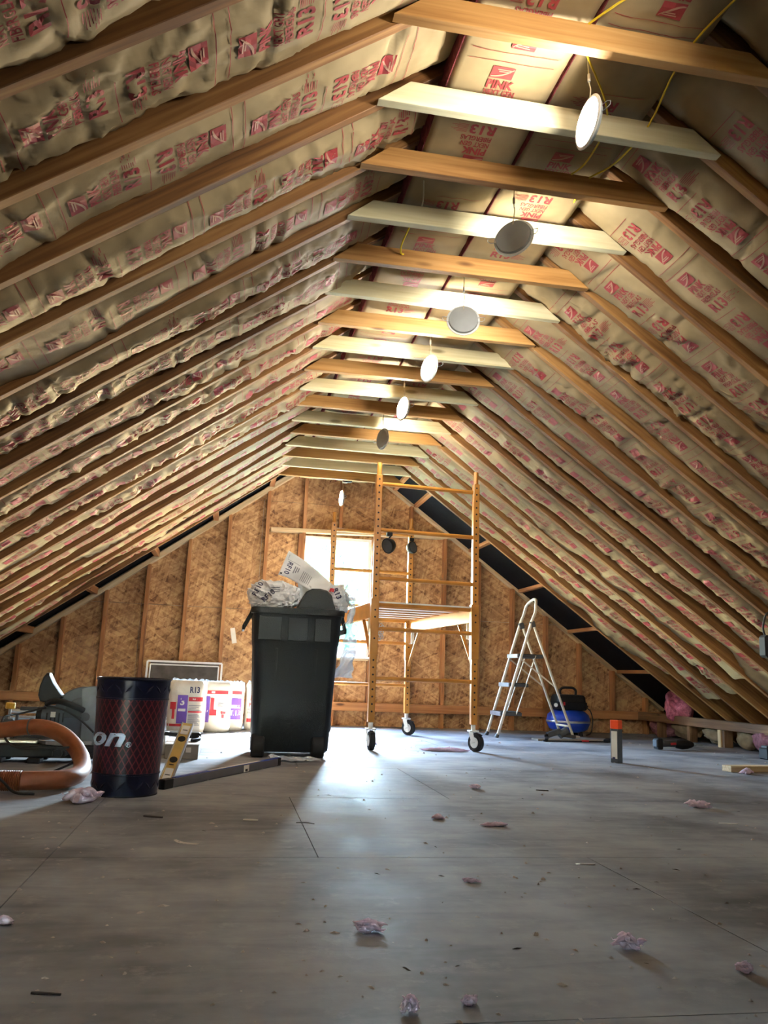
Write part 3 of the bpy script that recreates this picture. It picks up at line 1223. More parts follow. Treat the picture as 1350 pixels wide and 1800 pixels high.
def wafer_lamp(loc, az, tilt, label, r=0.086):
    """thin round LED fixture hung by its lead from one edge; az: where the diffuser faces (0 = +x, 90 = +y)"""
    t = thing('disc_lamp', loc, label, 'lamp', 'round LED discs hanging from the collar ties')
    a = math.radians(az)
    nrm = Vector((math.cos(a) * math.cos(tilt), math.sin(a) * math.cos(tilt), math.sin(tilt)))
    q = nrm.to_track_quat('Z', 'Y').to_matrix()
    def P(x, y, z):
        return Vector(loc) + q @ Vector((x, y, z))
    def lat(prof, seg=40):
        mb = MB()
        rings = [[P(rr * math.cos(2 * math.pi * i / seg), rr * math.sin(2 * math.pi * i / seg), z) for i in range(seg)] for rr, z in prof]
        return mb.loft(rings)
    lat([(r, 0.0), (r + 0.001, 0.003), (r - 0.004, 0.007), (r - 0.010, 0.007), (r - 0.011, 0.004)]).build('rim', 'lamp_rim', t, smooth=True)
    lat([(r - 0.013, 0.0065), (r - 0.014, 0.009), (r - 0.03, 0.0098)]).build('diffuser', 'lamp_on', t, smooth=True)
    lat([(r - 0.010, 0.0), (r - 0.012, -0.012), (r - 0.018, -0.014)]).build('housing', 'lamp_housing', t, smooth=True)
    for s in (-1, 1):
        mb = MB()
        mb.tube([P(s * (r - 0.012), -0.012, -0.008), P(s * (r + 0.012), -0.012, -0.014), P(s * (r + 0.022), -0.006, -0.020),
                 P(s * (r + 0.022), 0.006, -0.020), P(s * (r + 0.012), 0.012, -0.014), P(s * (r - 0.012), 0.012, -0.008)], 0.0016, 5)
        mb.build('spring_clip', 'steel', t)
    top = Vector((loc[0], loc[1], 2.60))
    e = Vector((loc[0], loc[1], loc[2] + r * 0.96)) - nrm * 0.006
    mid = e.lerp(top, 0.45)
    w = MB()
    w.tube(catmull([e - Vector((0, 0, 0.03)) - nrm * 0.008, e, e.lerp(mid, 0.6) + Vector((0.004, 0, 0)), mid, top], 5), 0.0022, 6)
    o = w.build('lead', 'cable_grey', t, smooth=True)
    MB().cyl(mid, mid + Vector((0, 0, 0.028)), 0.0055, 8).build('plug', 'lamp_rim', o)
    return t

LZ = 2.36
wafer_lamp((1.035, 2.249, LZ), 183, 0.03, 'lit LED disc nearest the viewpoint, hung over the first pale collar tie')
wafer_lamp((1.040, 2.997, LZ), 52, -0.12, 'second LED disc from the front, grey back turned to the viewer')
wafer_lamp((1.060, 3.830, LZ), 78, -0.10, 'third LED disc from the front, its grey back seen nearly full face')
wafer_lamp((1.050, 4.530, LZ), 202, 0.03, 'fourth LED disc from the front, lit and facing the viewer obliquely')
wafer_lamp((1.055, 5.310, LZ), 198, 0.03, 'fifth LED disc from the front, lit, above the scaffold')
wafer_lamp((1.055, 6.090, LZ), 22, 0.0, 'sixth LED disc from the front, dark and almost edge on')
wafer_lamp((1.030, 8.300, LZ - 0.02), 186, 0.0, 'small lit LED disc farthest back, hung in front of the gable wall')

wafer_lamp((1.035, 1.500, LZ), 152, 0.12, 'lit LED disc of the same row above the viewpoint')

bx = thing('junction_box', (1.08, 8.32, 2.50), 'small black electrical box under the farthest collar ties', 'electrical box')
MB().box((1.08, 8.32, 2.535), (0.10, 0.06, 0.035)).build('box_body', 'black', bx, bevel=0.004)
MB().box((1.06, 8.32, 2.515), (0.05, 0.03, 0.012)).build('connector', 'steel', bx, bevel=0.002)

# cables lying over the ties
def cable(pts, mat, label, r=0.0038):
    p = catmull(pts, 6)
    return single('cable', MB().tube(p, r, 6), mat, tuple(p[0]), label, 'cable', 'cables strung over the collar ties', smooth=True)
cable([(1.30, 0.6, 2.585), (1.27, 1.5, 2.575), (0.98, 2.05, 2.575), (0.97, 2.15, 2.578), (1.20, 2.45, 2.572), (1.24, 2.70, 2.560), (1.22, 2.86, 2.582), (1.20, 2.98, 2.60)], 'yellow_cable', 'yellow cable over the ties, nearer the ridge of the two')
cable([(1.42, 0.7, 2.575), (1.38, 1.6, 2.560), (1.32, 2.10, 2.578), (1.36, 2.45, 2.55), (1.34, 2.68, 2.545), (1.30, 2.86, 2.578), (1.33, 3.05, 2.60)], 'yellow_cable', 'yellow cable over the ties along the right slope batts')
cable([(0.66, 3.05, 2.60), (0.68, 3.14, 2.575), (0.69, 3.22, 2.58), (0.70, 3.30, 2.60)], 'cable_grey', 'short pale lead looped behind the second pale tie', 0.003)
cable([(0.68, 3.42, 2.60), (0.66, 3.50, 2.55), (0.67, 3.56, 2.54), (0.70, 3.60, 2.56), (0.72, 3.66, 2.60)], 'yellow_cable', 'short yellow loop of cable near the left end of a tie', 0.004)

# ================================================================== THE WHEELED BIN AND ITS RUBBISH
bin_c = (0.435, 5.80)
tb_ = thing('trash_can', (bin_c[0], bin_c[1], 0), 'tall black wheeled trash can stuffed with packaging in the middle of the room', 'trash can')
def rrect(cx, cy, hx, hy, z, r, n=6):
    pts = []
    for sx, sy, a0 in ((1, 1, 0), (-1, 1, 90), (-1, -1, 180), (1, -1, 270)):
        for i in range(n + 1):
            a = math.radians(a0 + 90 * i / n)
            pts.append((cx + sx * (hx - r) + r * math.cos(a), cy + sy * (hy - r) + r * math.sin(a), z))
    return pts
def binw(z):
    t = z / 0.965
    return 0.247 + (0.290 - 0.247) * t, 0.25 + 0.045 * t
mb = MB()
rings = []
for z, dx in ((0.035, -0.012), (0.05, 0.0), (0.30, 0), (0.72, 0), (0.735, 0.004), (0.78, 0.006), (0.90, 0.006), (0.915, 0.010), (0.935, 0.010)):
    hx, hy = binw(z)
    rings.append(rrect(bin_c[0], bin_c[1], hx + dx, hy + dx, z, 0.06))
for z, dx in ((0.935, -0.004), (0.10, -0.012), (0.06, -0.02)):
    hx, hy = binw(z)
    rings.append(rrect(bin_c[0], bin_c[1], hx + dx, hy + dx, z, 0.055))
mb.loft(rings)
body = mb.build('body', 'bin', tb_, smooth=True)
mb = MB()
hx, hy = binw(0.95)
mb.loft([rrect(bin_c[0], bin_c[1], hx + d, hy + d, z, 0.065) for z, d in ((0.925, 0.012), (0.925, 0.022), (0.962, 0.024), (0.967, 0.014), (0.960, -0.012), (0.93, -0.012), (0.925, 0.012))], cap=False)
mb.build('rim', 'bin', tb_, smooth=True)
for x0, w in ((0.25, 0.15), (0.435, 0.13), (0.60, 0.11)):
    fy = bin_c[1] - binw(0.83)[1] - 0.006
    MB().box((x0, fy, 0.83), (w, 0.008, 0.16)).build('front_panel', 'bin', tb_, bevel=0.003)
for x0 in (0.30, 0.56):
    fy = bin_c[1] - binw(0.4)[1]
    MB().bar((x0, fy + 0.028, 0.13), (x0 + 0.004, fy - 0.014, 0.70), 0.018, 0.010, (0, -1, 0)).build('rib', 'bin', tb_, bevel=0.002)
for x in (0.222, 0.612):
    yw = 5.585
    w = MB().lathe([(0.03, -0.042), (0.066, -0.042), (0.074, -0.034), (0.074, 0.034), (0.066, 0.042), (0.03, 0.042)], (x, yw, 0.074), 28, 'X').build('wheel', 'black_soft', tb_, smooth=True)
    MB().lathe([(0.008, -0.047), (0.03, -0.047), (0.034, 0.047), (0.008, 0.047)], (x, yw, 0.074), 16, 'X').build('hub', 'dark_grey', w)
MB().cyl((0.20, 5.585, 0.074), (0.66, 5.585, 0.074), 0.012, 10).build('axle', 'dark_grey', tb_)
# bail handles hanging off the sides
hx = binw(0.9)[0]
for sgn, x in ((-1, bin_c[0] - hx - 0.012), (1, bin_c[0] + hx + 0.012)):
    out = 0.055 if sgn < 0 else 0.03
    mb = MB()
    for yy in (5.62, 5.90):
        mb.bar((x, yy, 0.945), (x + sgn * out, yy, 0.835), 0.026, 0.012, (0, 1, 0))
    mb.bar((x + sgn * out, 5.60, 0.832), (x + sgn * out, 5.92, 0.832), 0.018, 0.034)
    mb.bar((x - sgn * 0.02, 5.61, 0.950), (x + sgn * 0.012, 5.61, 0.950), 0.03, 0.022)
    mb.bar((x - sgn * 0.02, 5.91, 0.950), (x + sgn * 0.012, 5.91, 0.950), 0.03, 0.022)
    mb.build('handle', 'black', tb_, bevel=0.003)
# rounded hump of the tipped-in lid
prof = [(0.395, 0.93), (0.425, 0.985), (0.452, 1.040), (0.478, 1.085), (0.520, 1.108), (0.575, 1.110), (0.622, 1.100), (0.655, 1.068), (0.668, 1.020), (0.690, 0.965), (0.694, 0.93)]
mb = MB()
cx = 0.55
rg = []
for y, k in ((5.535, 0.93), (5.545, 0.985), (5.56, 1.0), (5.66, 0.98), (5.72, 0.9), (5.74, 0.8)):
    rg.append([(cx + (x - cx) * k, y, 0.93 + (z - 0.93) * k) for x, z in prof])
mb.loft(rg)
lid = mb.build('lid_hump', 'bin', tb_, smooth=True)
MB().bar((0.48, 5.531, 0.985), (0.60, 5.531, 0.985), 0.004, 0.006).build('lid_crease', 'bin', lid)

# crumpled bags
def crumpled(name, c, s, seed, label, mat='bag_white', cat='plastic bag', amp=0.28, sub=5):
    bm = bmesh.new()
    bmesh.ops.create_icosphere(bm, subdivisions=sub, radius=1.0)
    v = np.array([p.co[:] for p in bm.verts])
    n1 = vnoise(v[:, 0] * 2.1 + 10, v[:, 2] * 2.1 + v[:, 1] * 1.7 + 20, seed)
    n2 = 1 - np.abs(2 * vnoise(v[:, 0] * 4.3 + v[:, 1] * 2 + 30, v[:, 2] * 4.3 - v[:, 1] * 2 + 30, seed + 1) - 1)
    n3 = 1 - np.abs(2 * vnoise(v[:, 0] * 9 + v[:, 1] * 5 + 60, v[:, 2] * 9 - v[:, 1] * 5 + 60, seed + 2) - 1)
    k = 0.80 + amp * (n1 - 0.3) + amp * 0.5 * (n2 ** 3 - 0.3) + amp * 0.16 * (n3 ** 2 - 0.4)
    co = v * k[:, None]
    co = np.sign(co) * np.abs(co) ** 0.82
    for p, q in zip(bm.verts, co):
        p.co = Vector((q[0] * s[0], q[1] * s[1], q[2] * s[2]))
    me = bpy.data.meshes.new(name)
    bm.to_mesh(me)
    bm.free()
    o = put(name, me, mat, None, c)
    WLOC[o.name] = np.array(c, float)
    return tag(o, label, cat)

bag = crumpled('crumpled_bag', (0.275, 5.72, 1.045), (0.185, 0.13, 0.13), 21, 'crumpled white insulation bag bulging out of the left of the trash can')
def plane_map(o, r, u, n=(0, -1, 0), lift=0.0):
    o, r, u = Vector(o), Vector(r).normalized(), Vector(u).normalized()
    return lambda a, b: tuple(o + r * a + u * b + Vector(n) * lift)
def wrap_map(obj, o, r, u, lift=0.004):
    """drops lettering onto the front (towards -y) of a crumpled thing by ray casting"""
    o, r, u = Vector(o), Vector(r).normalized(), Vector(u).normalized()
    base = Vector(WLOC[obj.name])
    def fn(a, b):
        p = o + r * a + u * b
        q = p - base
        hit, loc, nr, _ = obj.ray_cast(Vector((q.x, q.y - 1.0, q.z)), Vector((0, 1, 0)))
        if hit:
            return (p.x, loc.y + base.y - lift, p.z)
        return tuple(p)
    return fn
bpy.context.view_layer.update()
text_on('lettering', 'RF10', 0.034, wrap_map(bag, (0.150, 5.6, 1.045), (0.45, 0, 0.9), (-0.9, 0, 0.45)), 'navy', bag, 0.02)
text_on('lettering', 'RF10', 0.034, wrap_map(bag, (0.205, 5.6, 1.005), (0.72, 0, 0.68), (-0.68, 0, 0.72)), 'navy', bag, 0.02)
for i in range(3):
    patch_on('fine_print', 0, 0.06, 0, 0.006, wrap_map(bag, (0.245, 5.6, 1.075 + i * 0.014), (1, 0, 0.02), (0, 0, 1)), 'ink', bag, 10, 1)
bag2 = crumpled('crumpled_bag', (0.690, 5.76, 1.055), (0.115, 0.11, 0.125), 33, 'crumpled insulation bag lettered R13 at the right rim of the trash can')
bpy.context.view_layer.update()
text_on('lettering', 'R13', 0.036, wrap_map(bag2, (0.672, 5.6, 1.122), (0.42, 0, -0.9), (0.9, 0, 0.42)), 'navy', bag2, 0.03)
patch_on('red_print', 0, 0.075, 0, 0.028, wrap_map(bag2, (0.605, 5.6, 1.115), (0.96, 0, -0.2), (0.2, 0, 0.96)), 'red', bag2, 6, 4)

# stiff flap of packaging standing out of the bin
fl_o = Vector((0.352, 5.66, 1.368))
def flap(i, j):
    # i along the long side (down right), j across (towards lower left)
    x = 0.352 + 0.290 * i - 0.064 * j + 0.03 * i * i
    z = 1.372 - 0.115 * i - 0.175 * j * (1 - 0.35 * i) - 0.10 * i * i
    y = 5.66 + 0.05 * math.sin(i * 2.6) - 0.03 * j + 0.012 * math.sin(9 * i + 3 * j)
    return (x, y, z)
flapo = single('packaging_flap', MB().grid(flap, 26, 14), 'bag_white', (0.45, 5.68, 1.0), 'stiff white packaging flap marked RF10 standing up out of the trash can', 'packaging', solid=0.003, smooth=True)
def flap_map(i0, j0):
    Lx, Lz = 0.33, 0.19
    def fn(a, b):
        p = flap(min(1, max(0, i0 + b / Lx)), min(1, max(0, j0 + a / Lz)))
        return (p[0], p[1] - 0.005, p[2])
    return fn
text_on('lettering', 'RF10', 0.036, flap_map(0.10, 0.36), 'navy', flapo, 0.025, width=0.098)
for i in range(3):
    patch_on('fine_print', 0.0, 0.06 - 0.012 * i, 0, 0.007, flap_map(0.27 + 0.04 * i, 0.42), 'ink', flapo, 6, 1)
for i in range(6):
    patch_on('fine_print', 0.0, 0.085, 0, 0.0035, flap_map(0.46 + 0.035 * i, 0.40), 'ink', flapo, 6, 1)
patch_on('fine_print', 0.0, 0.030, 0, 0.002, flap_map(0.06, 0.12), 'navy', flapo, 4, 1)
patch_on('fine_print', 0.0, 0.002, 0, 0.10, flap_map(0.06, 0.30), 'navy', flapo, 1, 8)
patch_on('black_mark', 0.0, 0.012, 0, 0.016, flap_map(0.02, 0.88), 'black', flapo, 2, 2)
# torn flap and clear film
def torn(i, j):
    x = 0.425 + 0.10 * i + 0.03 * j
    z = 1.185 - 0.17 * j - 0.05 * i
    return (x, 5.70 + 0.03 * math.sin(i * 4 + j), z)
single('packaging_flap', MB().grid(torn, 10, 10), 'bag_white', (0.47, 5.70, 1.0), 'shaded torn packaging piece tucked between the marked flap and the crumpled bag', 'packaging', solid=0.002)
fpath = [(0.770, 5.62, 1.085), (0.800, 5.60, 1.020), (0.798, 5.60, 0.92), (0.782, 5.60, 0.86), (0.800, 5.60, 0.76), (0.790, 5.60, 0.66), (0.775, 5.60, 0.58), (0.750, 5.60, 0.52)]
fc = catmull(fpath, 8)
def film(i, j):
    k = min(len(fc) - 1, int(i * (len(fc) - 1)))
    c = fc[k]
    w = 0.018 + 0.02 * sn(i * 9 + 2) + (0.055 if i > 0.55 else 0.02) * max(0, (i - 0.3))
    t = (j - 0.5) * 2
    return (c[0] + t * w + 0.006 * math.sin(i * 40 + j * 5), c[1] + 0.022 * math.sin(j * 9 + i * 14) + 0.01 * sn(i * 30 + j * 7), c[2] + 0.012 * sn(j * 6 + i * 3))
single('plastic_film', MB().grid(film, 64, 14), 'film', (0.78, 5.60, 0.52), 'long wisp of clear plastic film hanging off the right of the trash can', 'plastic film', solid=0.001, smooth=True)
def film2(i, j):
    return (0.30 + 0.30 * i + 0.015 * math.sin(j * 8), 5.30 + 0.10 * j + 0.02 * math.sin(i * 9), 0.006 + 0.035 * sn(i * 9 + j * 3 + 50) * (1 - abs(2 * j - 1)) + 0.012 * sn(i * 21 + j * 9))
single('plastic_film', MB().grid(film2, 40, 12), 'film', (0.45, 5.35, 0.0), 'scrap of clear plastic film on the floor by the trash can wheels', 'plastic film', solid=0.001)

# ================================================================== WASTE BIN, LEFT FOREGROUND
bc = (-0.410, 3.912)
bk = thing('waste_bin', (bc[0], bc[1], 0), 'dark round metal waste bin with red lattice print in the left foreground', 'waste bin')
R0, R1, BH = 0.139, 0.158, 0.492
def brad(z):
    return R0 + (R1 - R0) * z / BH
def cyl_shell(name, z0, z1, mat, parent, off=0.0, seg=64, inner=False):
    mb = MB()
    n = 2
    v, f = [], []
    for z in (z0, z1):
        for i in range(seg + 1):
            a = 2 * math.pi * i / seg
            r = brad(z) + off
            v.append((bc[0] + r * math.cos(a), bc[1] + r * math.sin(a), z))
    for i in range(seg):
        f.append((i, i + 1, seg + 2 + i, seg + 1 + i))
    mb._add(v, f)
    o = mb.build(name, mat, parent, smooth=True)
    return o
cyl_shell('lower_band', 0.0, 0.092, 'bin_blue', bk)
mid = cyl_shell('printed_wall', 0.092, 0.408, 'bin_red', bk)
uvl = mid.data.uv_layers.new(name='UVMap')
for lp in mid.data.loops:
    p = mid.data.vertices[lp.vertex_index].co
    a = math.atan2(p.y, p.x) % (2 * math.pi)
    uvl.data[lp.index].uv = (a * 0.148, p.z)
for poly in mid.data.polygons:      # close the seam
    us = [uvl.data[i].uv[0] for i in poly.loop_indices]
    if max(us) - min(us) > 0.4:
        for i in poly.loop_indices:
            if uvl.data[i].uv[0] < 0.2:
                uvl.data[i].uv = (uvl.data[i].uv[0] + 2 * math.pi * 0.148, uvl.data[i].uv[1])
cyl_shell('upper_band', 0.408, BH, 'bin_blue', bk)
cyl_shell('inner_wall', 0.01, BH - 0.001, 'black', bk, off=-0.004)
for z in (0.092, 0.408):
    MB().lathe([(brad(z) - 0.002, -0.004), (brad(z) + 0.003, -0.003), (brad(z) + 0.004, 0.0), (brad(z) + 0.003, 0.003), (brad(z) - 0.002, 0.004)], (bc[0], bc[1], z), 64, capb=False, capt=False).build('bead', 'bin_blue', bk, smooth=True)
MB().lathe([(R1 - 0.004, -0.006), (R1 + 0.004, -0.006), (R1 + 0.006, 0.0), (R1 + 0.003, 0.005), (R1 - 0.004, 0.005), (R1 - 0.006, 0.0), (R1 - 0.004, -0.006)], (bc[0], bc[1], BH), 64, capb=False, capt=False).build('rolled_rim', 'bin_blue', bk, smooth=True)
MB().lathe([(0.001, 0), (R0 + 0.002, 0.0), (R0 + 0.002, 0.006), (0.001, 0.006)], (bc[0], bc[1], 0.0), 48).build('bottom', 'black', bk)
# raised tread lozenges on both bands
for z, sg in ((0.046, -1), (0.450, -1)):
    for i in range(22):
        a = 2 * math.pi * i / 22 + 0.12
        s2 = 1 if i % 2 else -1
        r = brad(z)
        c = Vector((bc[0] + r * math.cos(a), bc[1] + r * math.sin(a), z))
        tg = Vector((-math.sin(a), math.cos(a), 0))
        nn = Vector((math.cos(a), math.sin(a), 0))
        d = (tg * 0.75 * -1 + Vector((0, 0, 1)) * 0.8 * 1).normalized() if s2 > 0 else (tg * 0.75 + Vector((0, 0, 1)) * 0.8).normalized()
        sd = d.cross(nn).normalized()
        mb = MB()
        L, wd = 0.026, 0.006
        mb._add([c - d * L, c + sd * wd, c + d * L, c - sd * wd, c + nn * 0.0035], [(0, 1, 4), (1, 2, 4), (2, 3, 4), (3, 0, 4)])
        mb.build('tread_bump', 'bin_blue', bk, smooth=True)
def bin_map(a_start, z0):
    def fn(a, b):
        ang = a_start + a / 0.15
        r = brad(z0 + b) + 0.0045
        return (bc[0] + r * math.cos(ang), bc[1] + r * math.sin(ang), z0 + b)
    return fn
v, _ = letters('Snap-on', 0.045, 3, 0.30)
tw_ = 0.56
view_a = math.atan2(-bc[1], -bc[0])         # the side turned to the viewpoint
end_a = view_a + (-0.10)
text_on('lettering', 'Snap-on', 0.078, bin_map(end_a - tw_ / 0.15, 0.212), 'letter_blue', bk, 0.03, 0.30, width=tw_)
text_on('lettering', '\u00ae', 0.022, bin_map(end_a + 0.02, 0.208), 'letter_blue', bk, 0.0)

# ================================================================== MITRE SAW
sx = -0.95
ms = thing('miter_saw', (sx, 5.10, 0), 'grey and black sliding mitre saw on the floor behind the waste bin', 'miter saw')
mb = MB()
mb.box((-0.98, 5.12, 0.065), (0.62, 0.26, 0.07))
for x in (-1.22, -1.02, -0.78):
    mb.box((x, 5.02, 0.015), (0.07, 0.10, 0.03))
    mb.box((x, 5.23, 0.015), (0.07, 0.10, 0.03))
mb.build('base', 'black', ms, bevel=0.006)
MB().cyl((-0.86, 5.12, 0.10), (-0.86, 5.12, 0.122), 0.17, 36).build('turntable', 'silver', ms, bevel=0.002)
MB().box((-1.15, 5.12, 0.11), (0.26, 0.20, 0.018)).build('side_table', 'silver', ms, bevel=0.003)
MB().box((-0.86, 4.88, 0.072), (0.07, 0.16, 0.03)).build('miter_arm', 'black', ms, bevel=0.006)
MB().cyl((-0.86, 4.80, 0.075), (-0.86, 4.77, 0.075), 0.022, 12).build('miter_knob', 'black_soft', ms)
for x0, x1 in ((-1.27, -0.94), (-0.80, -0.66)):
    MB().box(((x0 + x1) / 2, 5.20, 0.165), (x1 - x0, 0.025, 0.09)).build('fence', 'grey', ms, bevel=0.004)
MB().box((-0.90, 5.32, 0.19), (0.10, 0.09, 0.20)).build('pivot_post', 'dark_grey', ms, bevel=0.01)
for z in (0.225, 0.262):
    MB().cyl((-1.24, 5.30, z), (-0.90, 5.30, z), 0.011, 10).build('slide_rail', 'silver', ms, smooth=True)
# blade guard: upper housing and clear lower guard
def arc_prof(cx, cz, r, a0, a1, n=20):
    return [(cx + r * math.cos(math.radians(a0 + (a1 - a0) * i / n)), cz + r * math.sin(math.radians(a0 + (a1 - a0) * i / n))) for i in range(n + 1)]
MB().prism(arc_prof(-0.80, 0.262, 0.158, 5, 185), 5.05, 5.10).build('blade_housing', 'grey', ms, bevel=0.006)
MB().prism(arc_prof(-0.80, 0.262, 0.10, -10, 190), 5.035, 5.052).build('housing_cover', 'dark_grey', ms, bevel=0.004)
MB().prism(arc_prof(-0.735, 0.262, 0.165, -80, 118, 26) + [(-0.80, 0.30), (-0.79, 0.10)], 5.015, 5.030).build('clear_guard', 'guard', ms, bevel=0.003)
bl = MB().lathe([(0.012, -0.0012), (0.150, -0.0012), (0.150, 0.0012), (0.012, 0.0012)], (-0.775, 5.04, 0.255), 48, 'Y').build('blade', 'grey', ms)
MB().cyl((-0.775, 5.012, 0.255), (-0.775, 5.045, 0.255), 0.024, 16).build('arbor_bolt', 'dark_grey', bl)
mo = MB().cyl((-1.02, 5.10, 0.25), (-0.84, 5.10, 0.25), 0.058, 24, 0.064).build('motor', 'grey', ms, smooth=True)
MB().cyl((-1.05, 5.10, 0.25), (-1.015, 5.10, 0.25), 0.05, 24).build('motor_cap', 'black', mo, smooth=True)
for i in range(5):
    MB().box((-0.90 - 0.022 * i, 5.042, 0.245), (0.008, 0.012, 0.05)).build('vent_slot', 'black', mo)
# tall black dust chute / handle fin
fin = [(-1.015, 0.493), (-1.032, 0.470), (-1.047, 0.415), (-1.050, 0.365), (-1.035, 0.330), (-0.985, 0.322), (-0.930, 0.338), (-0.908, 0.358), (-0.935, 0.392), (-0.972, 0.440), (-1.000, 0.492)]
mb = MB()
fc_ = (-0.985, 0.39)
mb.loft([[(fc_[0] + (x - fc_[0]) * k, y, fc_[1] + (z - fc_[1]) * k) for x, z in fin] for y, k in ((5.03, 0.86), (5.04, 0.97), (5.075, 1.0), (5.11, 0.97), (5.12, 0.86))])
mb.build('dust_chute', 'black', ms, smooth=True)
mb = MB()
mb.tube(catmull([(-0.99, 5.02, 0.32), (-0.96, 4.99, 0.335), (-0.90, 4.97, 0.335), (-0.83, 4.98, 0.31), (-0.79, 5.01, 0.29)], 6), 0.017, 10)
mb.build('handle', 'black', ms, smooth=True)
# vertical clamp
cl = MB().cyl((-1.19, 5.05, 0.13), (-1.19, 5.05, 0.29), 0.0075, 10).build('clamp_screw', 'silver', ms)
kn = MB()
kn.loft([[(-1.19 + (0.024 + 0.002 * (i % 2)) * k * math.cos(2 * math.pi * i / 20), 5.05 + (0.024 + 0.002 * (i % 2)) * k * math.sin(2 * math.pi * i / 20), z) for i in range(20)] for z, k in ((0.285, 0.85), (0.290, 1.0), (0.315, 1.0), (0.320, 0.88))])
kn.build('clamp_knob', 'yellow', cl)
MB().box((-1.19, 5.06, 0.212), (0.05, 0.04, 0.04)).build('clamp_block', 'grey', cl, bevel=0.005)
MB().cyl((-1.19, 5.05, 0.122), (-1.19, 5.05, 0.132), 0.016, 14).build('clamp_foot', 'silver', cl)
MB().cyl((-1.17, 5.15, 0.10), (-1.17, 5.15, 0.25), 0.009, 8).build('clamp_post', 'grey', cl)
MB().box((-1.10, 5.24, 0.28), (0.16, 0.03, 0.022)).build('carry_grip', 'dark_grey', ms, bevel=0.006)
MB().box((-0.955, 5.035, 0.262), (0.026, 0.006, 0.03)).build('rating_plate', 'paper', ms)
MB().box((-0.968, 5.00, 0.178), (0.02, 0.02, 0.018)).build('white_switch', 'white_paint', ms, bevel=0.003)

# orange hose looping in front of the saw
hp = [(-1.32, 4.72, 0.175), (-1.12, 4.62, 0.200), (-0.99, 4.58, 0.222), (-0.89, 4.55, 0.222), (-0.79, 4.50, 0.190), (-0.71, 4.42, 0.135), (-0.655, 4.28, 0.085), (-0.640, 4.12, 0.055), (-0.675, 4.00, 0.046), (-0.76, 3.94, 0.045), (-0.86, 3.92, 0.045), (-0.97, 3.92, 0.045), (-1.12, 3.95, 0.045), (-1.35, 4.00, 0.045)]
hc = catmull(hp, 16)
nh = len(hc)
dense = []
for i in range(nh - 1):
    for t in (0, 0.5):
        dense.append(hc[i] * (1 - t) + hc[i + 1] * t)
hs_ = thing('vacuum_hose', (-0.65, 4.12, 0.0), 'thick orange vacuum hose curling in front of the mitre saw', 'hose')
cut = int(len(dense) * 0.76)
MB().tube(dense[:cut], 0.040, 14).build('smooth_section', 'orange_hose', hs_, smooth=True)
# ribbed tail
tail = catmull([dense[cut - 1], dense[cut + (len(dense) - cut) // 3], dense[cut + 2 * (len(dense) - cut) // 3], dense[-1]], 44)
MB().tube(tail, 0.043, 14, rfun=lambda i: 0.043 if i % 3 else 0.037).build('ribbed_section', 'orange_hose', hs_)
cf = dense[int(len(dense) * 0.17)]
cf2 = dense[int(len(dense) * 0.17) + 2]
MB().cyl(cf, cf2, 0.043, 16).build('cuff', 'grey', hs_, smooth=True)
def cord(pts, label, r=0.0055, mat='black_soft', group='power cords by the saw'):
    p = catmull(pts, 8)
    return single('power_cord', MB().tube(p, r, 7), mat, tuple(min(p, key=lambda q: q[2])), label, 'cord', group, smooth=True)
cord([(-0.99, 5.00, 0.30), (-1.10, 4.95, 0.27), (-1.155, 4.80, 0.255), (-1.13, 4.68, 0.20), (-1.06, 4.55, 0.145), (-0.98, 4.45, 0.13), (-0.86, 4.42, 0.135), (-0.76, 4.40, 0.142), (-0.64, 4.42, 0.15), (-0.52, 4.5, 0.12)], 'black cord drooping across the orange hose from the saw')
cord([(-0.98, 4.99, 0.31), (-0.88, 4.96, 0.29), (-0.78, 4.94, 0.235), (-0.70, 4.92, 0.17), (-0.60, 4.86, 0.10), (-0.45, 4.8, 0.01)], 'black cord running from the saw handle down towards the waste bin')
cord([(-0.50, 4.62, 0.15), (-0.62, 4.44, 0.115), (-0.74, 4.36, 0.06), (-0.86, 4.30, 0.012), (-0.98, 4.15, 0.008), (-1.15, 4.1, 0.008), (-1.3, 4.15, 0.008)], 'black cord passing under the bend of the orange hose')
cord([(-1.20, 4.05, 0.03), (-1.06, 3.90, 0.090), (-0.97, 3.87, 0.088), (-0.90, 3.84, 0.052), (-0.84, 3.81, 0.012), (-0.76, 3.80, 0.008)], 'black cord lying over the ribbed end of the orange hose')

